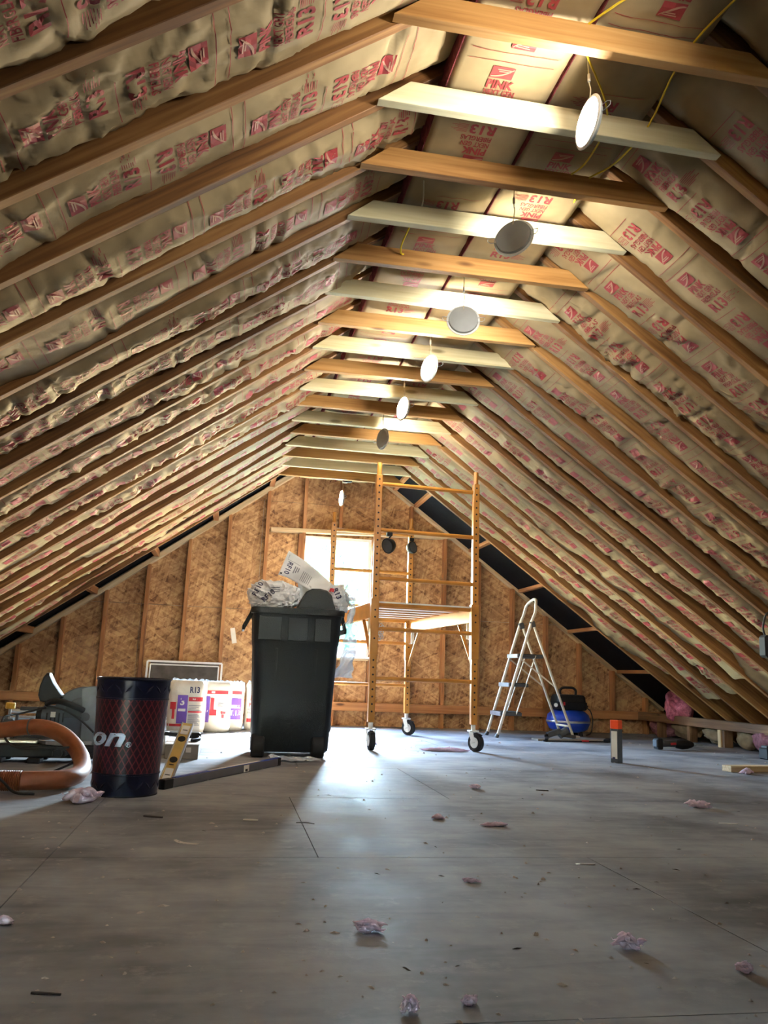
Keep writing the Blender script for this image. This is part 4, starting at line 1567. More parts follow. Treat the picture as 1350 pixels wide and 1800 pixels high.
# ================================================================== BUNDLES, SCREEN, LEVELS, BOX
def bundle(c, w, d, h, rot, label, front):
    t = thing('insulation_bundle', (c[0], c[1], 0), label, 'insulation bundle', 'plastic-wrapped insulation bundles by the window screen')
    def ring_(z, k, lump):
        out = []
        for i in range(48):
            a = 2 * math.pi * i / 48
            ca, sa = math.cos(a), math.sin(a)
            e = 0.55
            x = math.copysign(abs(ca) ** e, ca) * w / 2 * k
            y = math.copysign(abs(sa) ** e, sa) * d / 2 * k
            q = 1 + lump * (float(vnoise(np.array([i * 0.6]), np.array([z * 14 + c[0] * 9]), 3)[0]) - 0.5)
            x, y = x * q, y * q
            out.append((c[0] + x * math.cos(rot) - y * math.sin(rot), c[1] + x * math.sin(rot) + y * math.cos(rot), z))
        return out
    mb = MB()
    zs = [(0.0, 0.86, 0.02), (0.012, 0.95, 0.02), (0.04, 1.0, 0.03)] + [(0.04 + (h - 0.09) * i / 12, 1.0 + 0.012 * math.sin(i * 1.3), 0.05) for i in range(1, 13)] + [(h - 0.02, 0.97, 0.06), (h - 0.004, 0.88, 0.14), (h, 0.6, 0.25)]
    mb.loft([ring_(*q) for q in zs])
    body = mb.build('wrap', 'bundle_plastic', t, smooth=True)
    bpy.context.view_layer.update()
    # a twisted gather of plastic at the top
    crown = MB()
    crown.grid(lambda i, j: (c[0] - w * 0.42 + w * 0.84 * i, c[1] - d * 0.30 + 0.03 * math.sin(i * 17), h - 0.012 + (0.012 + 0.022 * sn(i * 23 + c[0] * 5)) * j), 26, 3)
    crown.build('plastic_gather', 'film', t, solid=0.002)
    def fn(o, r=(1, 0, 0), u=(0, 0, 1)):
        return wrap_map(body, o, r, u, 0.004)
    for kind, x, z, a, b in front:
        o = (c[0] + x, c[1] - 0.4, z)
        if kind in M:
            patch_on('print_' + {'red': 'red', 'purple': 'purple', 'ink': 'fine', 'navy': 'dark', 'paper': 'white'}[kind], 0, a, 0, b, fn(o), kind, t, 8, 5)
        else:
            s, mat = kind.split('|')
            text_on('lettering', s, b, fn(o), mat, t, 0.03, width=a)
    return t
f1 = [('purple', -0.075, 0.085, 0.085, 0.235), ('R13|navy', 0.022, 0.342, 0.082, 0.048), ('red', 0.018, 0.270, 0.115, 0.035), ('red', 0.018, 0.175, 0.115, 0.014),
      ('red', -0.135, 0.200, 0.05, 0.06), ('red', -0.115, 0.12, 0.022, 0.09), ('red', -0.16, 0.060, 0.13, 0.02),
      ('3|paper', -0.052, 0.238, 0.036, 0.056), ('paper', -0.066, 0.185, 0.062, 0.022), ('paper', 0.05, 0.282, 0.04, 0.012)]
f1 += [('ink', 0.02, 0.232 - 0.012 * i, 0.105 - 0.02 * (i % 3), 0.004) for i in range(4)] + [('ink', 0.02, 0.160 - 0.011 * i, 0.08 + 0.01 * (i % 3), 0.005) for i in range(9)]
bundle((-0.330, 7.52), 0.320, 0.30, 0.445, 0.0, 'insulation bundle with purple panel and large R13, nearest the waste bin', f1)
f2 = [('purple', -0.105, 0.085, 0.050, 0.225), ('red', -0.11, 0.330, 0.21, 0.030), ('red', -0.048, 0.195, 0.030, 0.10), ('red', -0.052, 0.145, 0.06, 0.05), ('red', 0.045, 0.160, 0.045, 0.022), ('red', 0.055, 0.125, 0.022, 0.03),
      ('paper', -0.098, 0.150, 0.03, 0.04), ('paper', -0.045, 0.338, 0.03, 0.016)] + [('ink', 0.015, 0.250 - 0.013 * i, 0.07, 0.004) for i in range(4)]
bundle((-0.085, 7.76), 0.260, 0.28, 0.438, 0.1, 'cream insulation bundle with red band, second from the waste bin', f2)
f3 = [('purple', -0.03, 0.10, 0.10, 0.19), ('red', -0.03, 0.325, 0.10, 0.030), ('R13|paper', -0.02, 0.135, 0.085, 0.045), ('paper', -0.02, 0.20, 0.08, 0.03)]
bundle((0.072, 8.02), 0.190, 0.26, 0.435, 0.0, 'insulation bundle with purple block, third from the waste bin', f3)
f4 = [('red', -0.065, 0.27, 0.04, 0.05), ('PINK|red', -0.075, 0.215, 0.085, 0.034), ('NEXT GEN|ink', -0.085, 0.180, 0.11, 0.020), ('FIBERGLAS|ink', -0.085, 0.150, 0.11, 0.020), ('red', -0.09, 0.075, 0.12, 0.032)]
bundle((0.290, 8.12), 0.220, 0.26, 0.440, 0.0, 'insulation bundle lettered PINK, partly hidden by the trash can', f4)

sc = thing('window_screen', (-0.45, 8.93, 0), 'white framed insect screen leaning on the gable wall behind the bundles', 'window screen')
def screen_ring(w0, wd):
    mb = MB()
    lean = 0.10
    def P(x, z, y=0):
        return (x, 8.865 + lean * z / 0.61 + y, z)
    x0, x1, z0, z1 = -0.84 + w0, -0.06 - w0, 0.0 + w0, 0.615 - w0
    for (a, b) in (((x0, z0), (x1, z0)), ((x1, z0), (x1, z1)), ((x1, z1), (x0, z1)), ((x0, z1), (x0, z0))):
        mb.bar(P(*a), P(*b), wd, 0.012, (0, 1, 0))
    return mb
screen_ring(0.010, 0.020).build('outer_frame', 'white_vinyl', sc, bevel=0.002)
screen_ring(0.042, 0.014).build('inner_frame', 'white_vinyl', sc, bevel=0.002)
MB().bar((-0.45, 8.865 + 0.004, 0.02), (-0.45, 8.965 + 0.002, 0.60), 0.70, 0.0012, (0, 1, 0)).build('mesh', 'mesh', sc)

# long spirit level on the floor
p0, p1 = Vector((-0.262, 4.04, 0.0)), Vector((0.335, 5.13, 0.0))
dv = (p1 - p0).normalized()
sv = Vector((dv.y, -dv.x, 0))
lv = thing('spirit_level', tuple(p0), 'long grey spirit level lying on the floor by the trash can', 'level')
zz = Vector((0, 0, 1))
MB().bar(p0 + zz * 0.022, p1 + zz * 0.022, 0.030, 0.040, zz).build('beam', 'level_grey', lv, bevel=0.002)
MB().bar(p0 + dv * 0.1 + zz * 0.0435, p1 + zz * 0.0435, 0.026, 0.003, zz).build('top_edge', 'level_blue', lv)
MB().bar(p0 + dv * 0.42 + zz * 0.0455, p0 + dv * 0.98 + zz * 0.0455, 0.018, 0.0015, zz).build('rule_strip', 'paper', lv)
for s, e in ((p0, p0 + dv * 0.075), (p1 - dv * 0.04, p1)):
    MB().bar(s + zz * 0.022, e + zz * 0.022, 0.034, 0.044, zz).build('end_cap', 'black', lv, bevel=0.003)
q = p0 + dv * 0.80 + sv * 0.0155 + zz * 0.022
MB().bar(q - dv * 0.03, q + dv * 0.03, 0.003, 0.036, zz).build('sticker', 'paper', lv)
MB().bar(q - dv * 0.012 - zz * 0.008 + sv * 0.001, q + dv * 0.012 - zz * 0.008 + sv * 0.001, 0.004, 0.012, zz).build('vial', 'black', lv)

# short gold level leaning beside the waste bin
g0, g1 = Vector((-0.258, 4.16, 0.006)), Vector((-0.185, 4.50, 0.262))
dg = (g1 - g0).normalized()
sg_ = Vector((1, 0, 0)) - dg * dg.x
sg_.normalize()
ng = sg_.cross(dg)
if ng.y > 0:
    ng = -ng
gl = thing('spirit_level', tuple(g0), 'short gold spirit level with round vials leaning beside the waste bin', 'level')
def on_g(t, s, n):
    return g0 + dg * t + sg_ * s + ng * n
Lg = (g1 - g0).length
MB().bar(g0, g1, 0.016, 0.050, sg_).build('web', 'gold', gl, bevel=0.001)
for s in (-0.027, 0.027):
    MB().bar(on_g(0, s, 0), on_g(Lg, s, 0), 0.026, 0.006, sg_).build('flange', 'silver', gl, bevel=0.001)
for t in (0.16, 0.31):
    MB().cyl(on_g(t, 0, -0.004), on_g(t, 0, 0.011), 0.019, 22).build('vial', 'black', gl, smooth=True)
for t0, t1, mt in ((0.02, 0.10, 'paper'), (0.345, 0.41, 'paper')):
    MB().bar(on_g(t0, 0, 0.009), on_g(t1, 0, 0.009), 0.002, 0.038, sg_).build('pale_label', mt, gl)
for t in (0.055, 0.125, 0.375):
    MB().bar(on_g(t - 0.002, 0, 0.0105), on_g(t + 0.002, 0, 0.0105), 0.001, 0.024, sg_).build('scale_mark', 'black', gl)

cb = thing('cardboard_carton', (-0.24, 5.62, 0), 'flat white-topped carton on the floor right of the gold level', 'box')
MB().box((-0.245, 5.62, 0.042), (0.20, 0.52, 0.084)).build('carton_body', 'board_grey', cb, bevel=0.003)
MB().box((-0.245, 5.62, 0.087), (0.21, 0.53, 0.006)).build('carton_lid', 'paper', cb)
MB().box((-0.205, 5.355, 0.055), (0.03, 0.003, 0.03)).build('torn_label', 'paper', cb)
cb2 = single('cardboard_carton', MB().box((-0.475, 5.80, 0.06), (0.22, 0.36, 0.12)), 'paper', (-0.475, 5.80, 0), 'second pale carton half hidden behind the waste bin', 'box', bevel=0.003)
tl = thing('caulking_gun', (-0.27, 5.66, 0.09), 'black skeleton caulking gun lying on the white carton', 'tool')
MB().cyl((-0.42, 5.60, 0.135), (-0.20, 5.62, 0.115), 0.012, 12).build('barrel', 'black', tl, smooth=True)
MB().bar((-0.20, 5.62, 0.115), (-0.145, 5.60, 0.118), 0.03, 0.05).build('trigger_body', 'black', tl, bevel=0.006)
MB().tube(catmull([(-0.165, 5.60, 0.118), (-0.15, 5.55, 0.108), (-0.165, 5.51, 0.103), (-0.195, 5.48, 0.102)], 5), 0.012, 8).build('grip', 'black', tl, smooth=True)
MB().cyl((-0.42, 5.60, 0.150), (-0.13, 5.63, 0.140), 0.004, 8).build('push_rod', 'steel', tl)

# ================================================================== SCAFFOLD
sf = thing('rolling_scaffold', (1.42, 7.10, 0), 'ochre rolling scaffold with platform and casters standing before the window', 'scaffold')
posts = {'FL': (1.082, 6.28), 'FR': (1.900, 6.335), 'BL': (0.925, 7.87), 'BR': (1.708, 7.92)}
TOP = 2.215
BTOP = 2.10
PW = 0.050
for k, (x, y) in posts.items():
    top = TOP if k[0] == 'F' else BTOP
    x2 = x - 0.010
    po = MB().bar((x, y, 0.20), (x2, y, top - 0.10), PW, PW, (0, 1, 0)).build('post', 'scaffold', sf, bevel=0.004)
    MB().cyl((x2, y, top - 0.11), (x2, y, top), 0.019, 14).build('spigot', 'scaffold', po, smooth=True)
    MB().bar((x - 0.003, y, 0.70), (x - 0.008, y, 1.13), PW + 0.012, PW + 0.012, (0, 1, 0)).build('sleeve', 'scaffold', po, bevel=0.003)
    hm = MB()
    z = 0.28
    while z < top - 0.12:
        f_ = (z - 0.2) / (top - 0.3)
        ex = 0.0065 if 0.70 < z < 1.13 else 0.0005
        if not (0.70 < z < 1.13) or int(z * 100) % 2 == 0:
            hm.cyl((x - 0.010 * f_, y - PW / 2 - ex - 0.0008, z), (x - 0.010 * f_, y - PW / 2 - ex + 0.002, z), 0.0075, 10)
        z += 0.0545
    tag(hm.build('pin_holes', 'black_soft', po), kind='stuff')
    # caster
    ang = {'FL': 0.08, 'FR': 0.55, 'BL': 0.3, 'BR': 0.75}[k]
    rx = Vector((math.cos(ang), math.sin(ang), 0))
    ry = Vector((-math.sin(ang), math.cos(ang), 0))
    wc = Vector((x, y, 0.068)) - ry * 0.03
    cs = MB()
    cs.cyl(wc - rx * 0.017, wc + rx * 0.017, 0.068, 28)
    cs.cyl(wc - rx * 0.021, wc + rx * 0.021, 0.05, 28)
    ca = cs.build('caster_wheel', 'black_soft', sf, smooth=True)
    MB().cyl(wc - rx * 0.023, wc + rx * 0.023, 0.04, 24).build('wheel_disc', 'white_paint', ca, smooth=True)
    fk = MB()
    for s in (-1, 1):
        fk.bar(wc + rx * s * 0.030, Vector((x, y, 0.150)) + rx * s * 0.030, 0.004, 0.042, rx.cross(zz))
    fk.box((x, y, 0.152), (0.075, 0.07, 0.010))
    fk.cyl((x, y, 0.155), (x, y, 0.215), 0.018, 12)
    fk.build('caster_fork', 'white_paint', sf, bevel=0.002)
    MB().bar(Vector((x, y, 0.140)) - ry * 0.02, Vector((x, y, 0.125)) - ry * 0.085, 0.03, 0.008).build('brake_tab', 'black', sf, bevel=0.002)
def P_(k, z):
    x, y = posts[k]
    return Vector((x - 0.010 * (z - 0.2) / 1.9, y, z))
for z in (2.045, 1.672, 1.29, 0.90, 0.525):
    MB().cyl(P_('FL', z), P_('FR', z), 0.0165, 14).build('rung', 'scaffold', sf, smooth=True)
for z in (1.93, 1.545, 1.20, 0.86, 0.46):
    MB().cyl(P_('BL', z), P_('BR', z), 0.0165, 14).build('rung', 'scaffold', sf, smooth=True)
# platform: end beams, side rails, cross channels, deck
zf, zb_ = 1.09, 1.075
MB().bar(P_('FL', zf) + Vector((0.02, 0.02, 0)), P_('FR', zf) + Vector((-0.02, 0.02, 0)), 0.03, 0.035).build('end_beam', 'scaffold', sf, bevel=0.003)
MB().bar(P_('BL', zb_) + Vector((0.02, -0.02, 0)), P_('BR', zb_) + Vector((-0.02, -0.02, 0)), 0.03, 0.035).build('end_beam', 'scaffold', sf, bevel=0.003)
for a, b, s in (('FL', 'BL', 1), ('FR', 'BR', -1)):
    A, B = P_(a, 1.05), P_(b, 1.035)
    rl = MB().bar(A, B, 0.012, 0.125).build('side_rail', 'scaffold', sf, bevel=0.003)
    MB().bar(A + Vector((s * 0.014, 0, 0.058)), B + Vector((s * 0.014, 0, 0.058)), 0.03, 0.008).build('top_flange', 'scaffold', rl)
    MB().bar(A + Vector((s * 0.014, 0, -0.058)), B + Vector((s * 0.014, 0, -0.058)), 0.03, 0.008).build('lower_flange', 'scaffold', rl)
    for (p, d) in ((a, 1), (b, -1)):
        y0 = posts[p][1]
        base = P_(p, 0.62)
        tip = P_(p, 0.985) + (P_(b if p == a else a, 0.985) - P_(p, 0.985)) * 0.20
        MB().bar(base, tip, 0.008, 0.026, (1, 0, 0)).build('brace', 'scaffold', sf, bevel=0.002)
        m2 = P_(p, 0.86) + (P_(b if p == a else a, 0.86) - P_(p, 0.86)) * 0.075
        MB().bar(m2 + Vector((0, 0, 0.0)), m2 + Vector((0, 0, 0.13)), 0.008, 0.03, (1, 0, 0)).build('latch_plate', 'white_paint', sf, bevel=0.002)
        MB().cyl(P_(p, 0.86), m2, 0.006, 8).build('latch_pin', 'steel', sf)
dk = MB()
A, B, C, D = P_('FL', 1.10), P_('FR', 1.10), P_('BR', 1.085), P_('BL', 1.085)
dk._add([A + zz * 0.0, B, C, D, A + zz * 0.012, B + zz * 0.012, C + zz * 0.012, D + zz * 0.012], [(0, 1, 2, 3), (7, 6, 5, 4), (0, 4, 5, 1), (1, 5, 6, 2), (2, 6, 7, 3), (3, 7, 4, 0)])
dk.build('deck', 'white_paint', sf)
for t in (0.20, 0.34, 0.48, 0.62, 0.76, 0.90):
    a = P_('FL', 1.0955).lerp(P_('BL', 1.0805), t)
    b = P_('FR', 1.0955).lerp(P_('BR', 1.0805), t)
    MB().bar(a + (b - a) * 0.01, b - (b - a) * 0.01, 0.030, 0.008).build('cross_channel', 'scaffold', sf, bevel=0.003)
# chain / pins bunched at the front left
ch = MB()
for i in range(9):
    z = 0.93 - 0.013 * i
    c = Vector((1.135 + 0.012 * math.sin(i * 2.1), 6.285 + 0.01 * math.cos(i * 1.7), z))
    ch.tube([c + Vector((0.012 * math.cos(t), 0.006 * math.sin(t * 2), 0.014 * math.sin(t))) for t in np.linspace(0, 2 * math.pi, 9)[:-1]], 0.0028, 5, closed=True)
ch.build('pin_chain', 'steel', sf)

# two small black work lights
def work_light(c, label, face, clamp_to):
    t = thing('work_light', c, label, 'work light', 'black work lights on the scaffold')
    d = Vector(face).normalized()
    q = d.to_track_quat('Z', 'Y').to_matrix()
    def lat(prof, seg=24):
        return MB().loft([[Vector(c) + q @ Vector((r * math.cos(2 * math.pi * i / seg), r * 1.12 * math.sin(2 * math.pi * i / seg), z)) for i in range(seg)] for r, z in prof])
    lat([(0.02, -0.055), (0.040, -0.045), (0.052, -0.015), (0.056, 0.012), (0.053, 0.018), (0.048, 0.016)]).build('head', 'black', t, smooth=True)
    lat([(0.047, 0.0165), (0.040, 0.0175), (0.02, 0.0185)]).build('lens', 'dark_grey', t, smooth=True)
    p = Vector(c) + Vector((0, 0, 0.055))
    MB().tube(catmull([p, p + Vector((0.012, 0, 0.02)), Vector(clamp_to)], 5), 0.006, 8).build('neck', 'black', t, smooth=True)
    MB().box(clamp_to, (0.045, 0.045, 0.032)).build('clamp', 'black', t, bevel=0.005)
    return t
work_light((1.160, 6.24, 1.545), 'black work light clamped under the scaffold rung by its left post', (-0.6, -0.5, -0.3), (1.17, 6.27, 1.640))
work_light((1.700, 7.86, 1.800), 'black work light on the rear right scaffold post', (0.5, -0.75, 0.15), (1.700, 7.90, 1.885))

# ================================================================== STEP LADDER
sl = thing('step_ladder', (2.95, 8.03, 0), 'cream three-step folding ladder standing open right of the scaffold', 'ladder')
YA, YB = 8.20, 7.87
def rail_pt(z, y):
    t = z / 1.12
    x = 2.60 + (2.945 - 2.60) * t
    return Vector((x, y, z))
loop = [rail_pt(0.03, YB), rail_pt(0.60, YB), rail_pt(1.10, YB), Vector((2.985, YB, 1.22)), Vector((3.005, YB + 0.03, 1.315)), Vector((3.03, YB + 0.10, 1.362)), Vector((3.035, (YA + YB) / 2, 1.372)), Vector((3.03, YA - 0.10, 1.362)), Vector((3.005, YA - 0.03, 1.315)), Vector((2.985, YA, 1.22)), rail_pt(1.10, YA), rail_pt(0.60, YA), rail_pt(0.03, YA)]
MB().tube(catmull(loop, 6), 0.0145, 10).build('front_frame', 'cream_tube', sl, smooth=True)
for y in (YA - 0.004, YB + 0.004):
    s_ = Vector((2.968, y, 1.11))
    e_ = Vector((3.385, y, 0.03))
    MB().cyl(s_, e_, 0.0125, 10).build('rear_leg', 'cream_tube', sl, smooth=True)
    MB().cyl(e_, Vector((3.393, y, 0.0)), 0.015, 10, 0.019).build('foot', 'dark_grey', sl, smooth=True)
    f_ = rail_pt(0.035, y)
    MB().cyl(f_, rail_pt(0.0, y) - Vector((0.006, 0, 0)), 0.017, 10, 0.022).build('foot', 'dark_grey', sl, smooth=True)
    MB().bar((2.935, y, 1.10), (2.985, y, 1.115), 0.036, 0.062).build('hinge_block', 'dark_grey', sl, bevel=0.006)
    MB().bar((2.84, y, 0.80 - 0.04), (3.20, y, 0.50), 0.005, 0.014).build('spreader', 'cream_tube', sl)
MB().cyl((3.345, YA, 0.125), (3.345, YB, 0.125), 0.011, 10).build('rear_bar', 'cream_tube', sl, smooth=True)
for z, dpt in ((0.79, 0.27), (0.505, 0.20), (0.225, 0.22)):
    xf = rail_pt(z, 0).x - 0.03
    st = MB().box((xf + dpt / 2, (YA + YB) / 2, z), (dpt, YA - YB - 0.03, 0.032)).build('step', 'dark_grey', sl, bevel=0.004)
    MB().box((xf - 0.004, (YA + YB) / 2, z), (0.012, YA - YB - 0.02, 0.040)).build('step_nosing', 'silver', st, bevel=0.003)
    MB().box((xf + dpt / 2, (YA + YB) / 2, z + 0.019), (dpt - 0.02, YA - YB - 0.05, 0.006)).build('tread_mat', 'black_soft', st)
MB().bar((3.00, YB + 0.02, 0.80), (2.80, YB + 0.02, 0.225), 0.006, 0.018, (0, 1, 0)).build('link_bar', 'cream_tube', sl)
MB().bar((3.00, YA - 0.02, 0.80), (2.80, YA - 0.02, 0.225), 0.006, 0.018, (0, 1, 0)).build('link_bar', 'cream_tube', sl)

# ================================================================== COMPRESSOR, BOARDS, NAILER
ac = thing('air_compressor', (3.585, 8.47, 0), 'blue pancake air compressor with black motor shroud behind the ladder', 'compressor')
cx, cy = 3.585, 8.47
MB().lathe([(0.05, 0.035), (0.14, 0.040), (0.20, 0.070), (0.226, 0.125), (0.228, 0.165), (0.215, 0.215), (0.17, 0.255), (0.10, 0.272), (0.04, 0.275)], (cx, cy, 0), 40).build('tank', 'blue', ac, smooth=True)
MB().lathe([(0.229, 0.135), (0.232, 0.140), (0.232, 0.152), (0.229, 0.157)], (cx, cy, 0), 40, capb=False, capt=False).build('weld_band', 'silver', ac, smooth=True)
for a in (0.6, 2.2, 3.8, 5.4):
    MB().cyl((cx + 0.15 * math.cos(a), cy + 0.15 * math.sin(a), 0), (cx + 0.14 * math.cos(a), cy + 0.14 * math.sin(a), 0.06), 0.022, 10, 0.016).build('rubber_foot', 'black_soft', ac)
MB().loft([rrect(cx, cy, 0.165 * k, 0.13 * k, z, 0.05) for z, k in ((0.262, 0.95), (0.275, 1.03), (0.345, 1.05), (0.350, 0.98), (0.40, 0.95), (0.418, 0.88), (0.424, 0.7))]).build('motor_shroud', 'black', ac, smooth=True)
MB().tube(catmull([(cx - 0.085, cy, 0.42), (cx - 0.088, cy, 0.465), (cx - 0.06, cy, 0.492), (cx, cy, 0.496), (cx + 0.06, cy, 0.492), (cx + 0.088, cy, 0.465), (cx + 0.085, cy, 0.42)], 5), 0.013, 10).build('carry_handle', 'black', ac, smooth=True)
MB().cyl((cx - 0.175, cy - 0.10, 0.31), (cx - 0.19, cy - 0.13, 0.315), 0.02, 14).build('gauge', 'paper', ac, smooth=True)
MB().box((cx - 0.10, cy - 0.137, 0.33), (0.02, 0.008, 0.035)).build('red_label', 'red', ac)
MB().tube(catmull([(cx + 0.17, cy - 0.05, 0.30), (cx + 0.225, cy - 0.06, 0.26), (cx + 0.25, cy - 0.06, 0.16), (cx + 0.23, cy - 0.06, 0.04), (cx + 0.16, cy - 0.1, 0.012)], 6), 0.006, 8).build('hose', 'black_soft', ac, smooth=True)
MB().cyl((cx + 0.16, cy - 0.05, 0.305), (cx + 0.20, cy - 0.055, 0.305), 0.012, 10).build('valve', 'black', ac)

bd = single('scrap_board', MB().box((3.30, 7.70, 0.008), (0.78, 0.15, 0.016), Matrix.Rotation(0.06, 3, 'Z')), 'board_grey', (3.30, 7.70, 0.0), 'thin grey board lying on the floor in front of the compressor', 'board', bevel=0.002)
bc_ = thing('bar_clamp', (3.2, 7.570, 0), 'black bar clamp on the floor along the grey board', 'clamp')
MB().bar((2.93, 7.510, 0.008), (3.68, 7.590, 0.008), 0.02, 0.010).build('bar', 'black', bc_)
MB().bar((2.96, 7.510, 0.014), (3.00, 7.590, 0.03), 0.03, 0.028).build('jaw', 'black', bc_, bevel=0.004)
MB().bar((3.58, 7.560, 0.014), (3.64, 7.630, 0.028), 0.05, 0.028).build('jaw', 'black', bc_, bevel=0.004)
MB().cyl((3.33, 7.545, 0.013), (3.40, 7.552, 0.013), 0.008, 8).build('red_grip', 'red', bc_)
ng_ = thing('nail_gun', (3.18, 7.740, 0.016), 'grey nail gun resting on the board under the ladder', 'nail gun')
MB().bar((3.06, 7.730, 0.045), (3.20, 7.750, 0.090), 0.045, 0.050).build('magazine', 'grey', ng_, bevel=0.006)
MB().cyl((3.19, 7.750, 0.048), (3.27, 7.760, 0.090), 0.036, 16, 0.042).build('body', 'grey', ng_, smooth=True)
MB().bar((3.20, 7.745, 0.050), (3.35, 7.735, 0.035), 0.03, 0.032).build('grip', 'dark_grey', ng_, bevel=0.006)
MB().cyl((3.35, 7.735, 0.038), (3.39, 7.733, 0.034), 0.012, 10).build('air_fitting', 'silver', ng_, smooth=True)
MB().bar((3.03, 7.720, 0.035), (3.07, 7.730, 0.045), 0.02, 0.03).build('nose', 'black', ng_, bevel=0.003)

# ================================================================== RIGHT FLOOR
ob = thing('caulk_box', (2.78, 5.70, 0), 'upright silver box with an orange cap standing on the right floor', 'box')
Rz = Matrix.Rotation(0.60, 3, 'Z')
MB().box((2.78, 5.70, 0.118), (0.062, 0.062, 0.236), Rz).build('sleeve', 'grey', ob, bevel=0.003)
MB().box((2.78, 5.70, 0.266), (0.064, 0.064, 0.062), Rz).build('cap', 'orange', ob, bevel=0.004)
MB().box(tuple(Vector((2.78, 5.70, 0.125)) + Rz @ Vector((-0.0318, 0, 0))), (0.001, 0.046, 0.19), Rz).build('lit_side_panel', 'paper', ob)  # pale sheet painting the window light on this side of the box
MB().box(tuple(Vector((2.78, 5.70, 0.034)) + Rz @ Vector((-0.0326, 0.004, 0))), (0.001, 0.022, 0.014), Rz).build('dark_label', 'navy', ob)

dr = thing('impact_driver', (3.92, 6.93, 0), 'black cordless driver lying on its side on the right floor', 'drill')
MB().loft([[(x, 6.93 + ry * math.cos(2 * math.pi * i / 16), 0.05 + rz_ * math.sin(2 * math.pi * i / 16)) for i in range(16)] for x, ry, rz_ in ((3.93, 0.02, 0.022), (3.95, 0.034, 0.036), (4.00, 0.040, 0.044), (4.05, 0.038, 0.040), (4.09, 0.026, 0.028), (4.11, 0.016, 0.018))]).build('motor_body', 'black', dr, smooth=True)
MB().cyl((4.11, 6.93, 0.05), (4.135, 6.93, 0.05), 0.012, 12).build('chuck', 'steel', dr)
MB().cyl((4.135, 6.93, 0.05), (4.20, 6.93, 0.046), 0.005, 8).build('bit', 'steel', dr)
MB().loft([[(x, 6.93 + ry * math.cos(2 * math.pi * i / 14), z + rz_ * math.sin(2 * math.pi * i / 14)) for i in range(14)] for x, z, ry, rz_ in ((3.80, 0.052, 0.026, 0.030), (3.86, 0.052, 0.022, 0.026), (3.95, 0.055, 0.024, 0.032), (4.0, 0.052, 0.026, 0.034))]).build('grip', 'dark_grey', dr, smooth=True)
MB().box((3.775, 6.93, 0.052), (0.05, 0.085, 0.092)).build('battery', 'black', dr, bevel=0.006)
MB().box((3.746, 6.93, 0.055), (0.012, 0.07, 0.06)).build('battery_label', 'grey', dr, bevel=0.002)
MB().bar((3.88, 6.905, 0.052), (3.93, 6.90, 0.056), 0.008, 0.02).build('trigger', 'red', dr, bevel=0.002)

pk = board('lumber_offcut', (3.36, 5.26, 0.021), (4.10, 5.36, 0.021), 0.09, 0.040, 'plate_pale')
tag(pk, 'pale lumber offcut lying at the right edge of the floor', 'lumber')
bt = thing('battery_pack', (4.33, 6.22, 0), 'black tool battery standing at the right edge of the floor', 'battery')
MB().box((4.345, 6.22, 0.045), (0.08, 0.12, 0.09)).build('case', 'black', bt, bevel=0.008)
MB().box((4.345, 6.22, 0.098), (0.06, 0.08, 0.02)).build('rail', 'dark_grey', bt, bevel=0.004)
wl_ = thing('cordless_lantern', (3.60, 5.02, 0.76), 'black and red cordless lantern hanging under the right slope', 'lantern')
MB().box((3.60, 5.06, 0.84), (0.13, 0.09, 0.15)).build('case', 'black_soft', wl_, bevel=0.015)
MB().box((3.595, 5.012, 0.85), (0.08, 0.01, 0.09)).build('red_face', 'red', wl_, bevel=0.01)
MB().tube(catmull([(3.56, 5.06, 0.91), (3.55, 5.06, 0.97), (3.58, 5.06, 1.06), (3.63, 5.06, 1.06), (3.65, 5.06, 0.97), (3.64, 5.06, 0.91)], 5), 0.007, 8).build('hook', 'dark_grey', wl_, smooth=True)

# paper strip on the sheathing
single('paper_strip', MB().box((0.028, 9.096, 0.908), (0.05, 0.004, 0.165), Matrix.Rotation(-0.20, 3, 'Y')), 'paper', (0.028, 9.096, 0.82), 'narrow strip of white paper stuck to the gable sheathing left of the window', 'paper')

# ================================================================== PINK TUFTS
def tuft(c, s, seed, label, group='pink fibreglass tufts on the floor', mat='pink', rotz=0.0, cat='insulation scrap', name='insulation_tuft', sub=4):
    bm = bmesh.new()
    bmesh.ops.create_icosphere(bm, subdivisions=sub, radius=1.0)
    v = np.array([p.co[:] for p in bm.verts])
    n1 = fbm(v[:, 0] * 1.8 + v[:, 1] + 7, v[:, 2] * 1.8 - v[:, 1] + 9, seed, 3)
    n2 = vnoise(v[:, 0] * 5 + 40, v[:, 2] * 5 + v[:, 1] * 4 + 40, seed + 3)
    k = 0.55 + 0.75 * n1 + 0.12 * (n2 - 0.5)
    co = v * k[:, None] * np.array(s)
    co[:, 1] += 0.5 * s[1] * np.sin(co[:, 0] / s[0] * 2 + seed)
    co[:, 2] -= co[:, 2].min()
    R = Matrix.Rotation(rotz, 3, 'Z')
    for p, q in zip(bm.verts, co):
        p.co = R @ Vector(q)
    for f in bm.faces:
        f.smooth = True
    me = bpy.data.meshes.new(name)
    bm.to_mesh(me)
    bm.free()
    o = put(name, me, mat, None, c)
    return tag(o, label, cat, group)
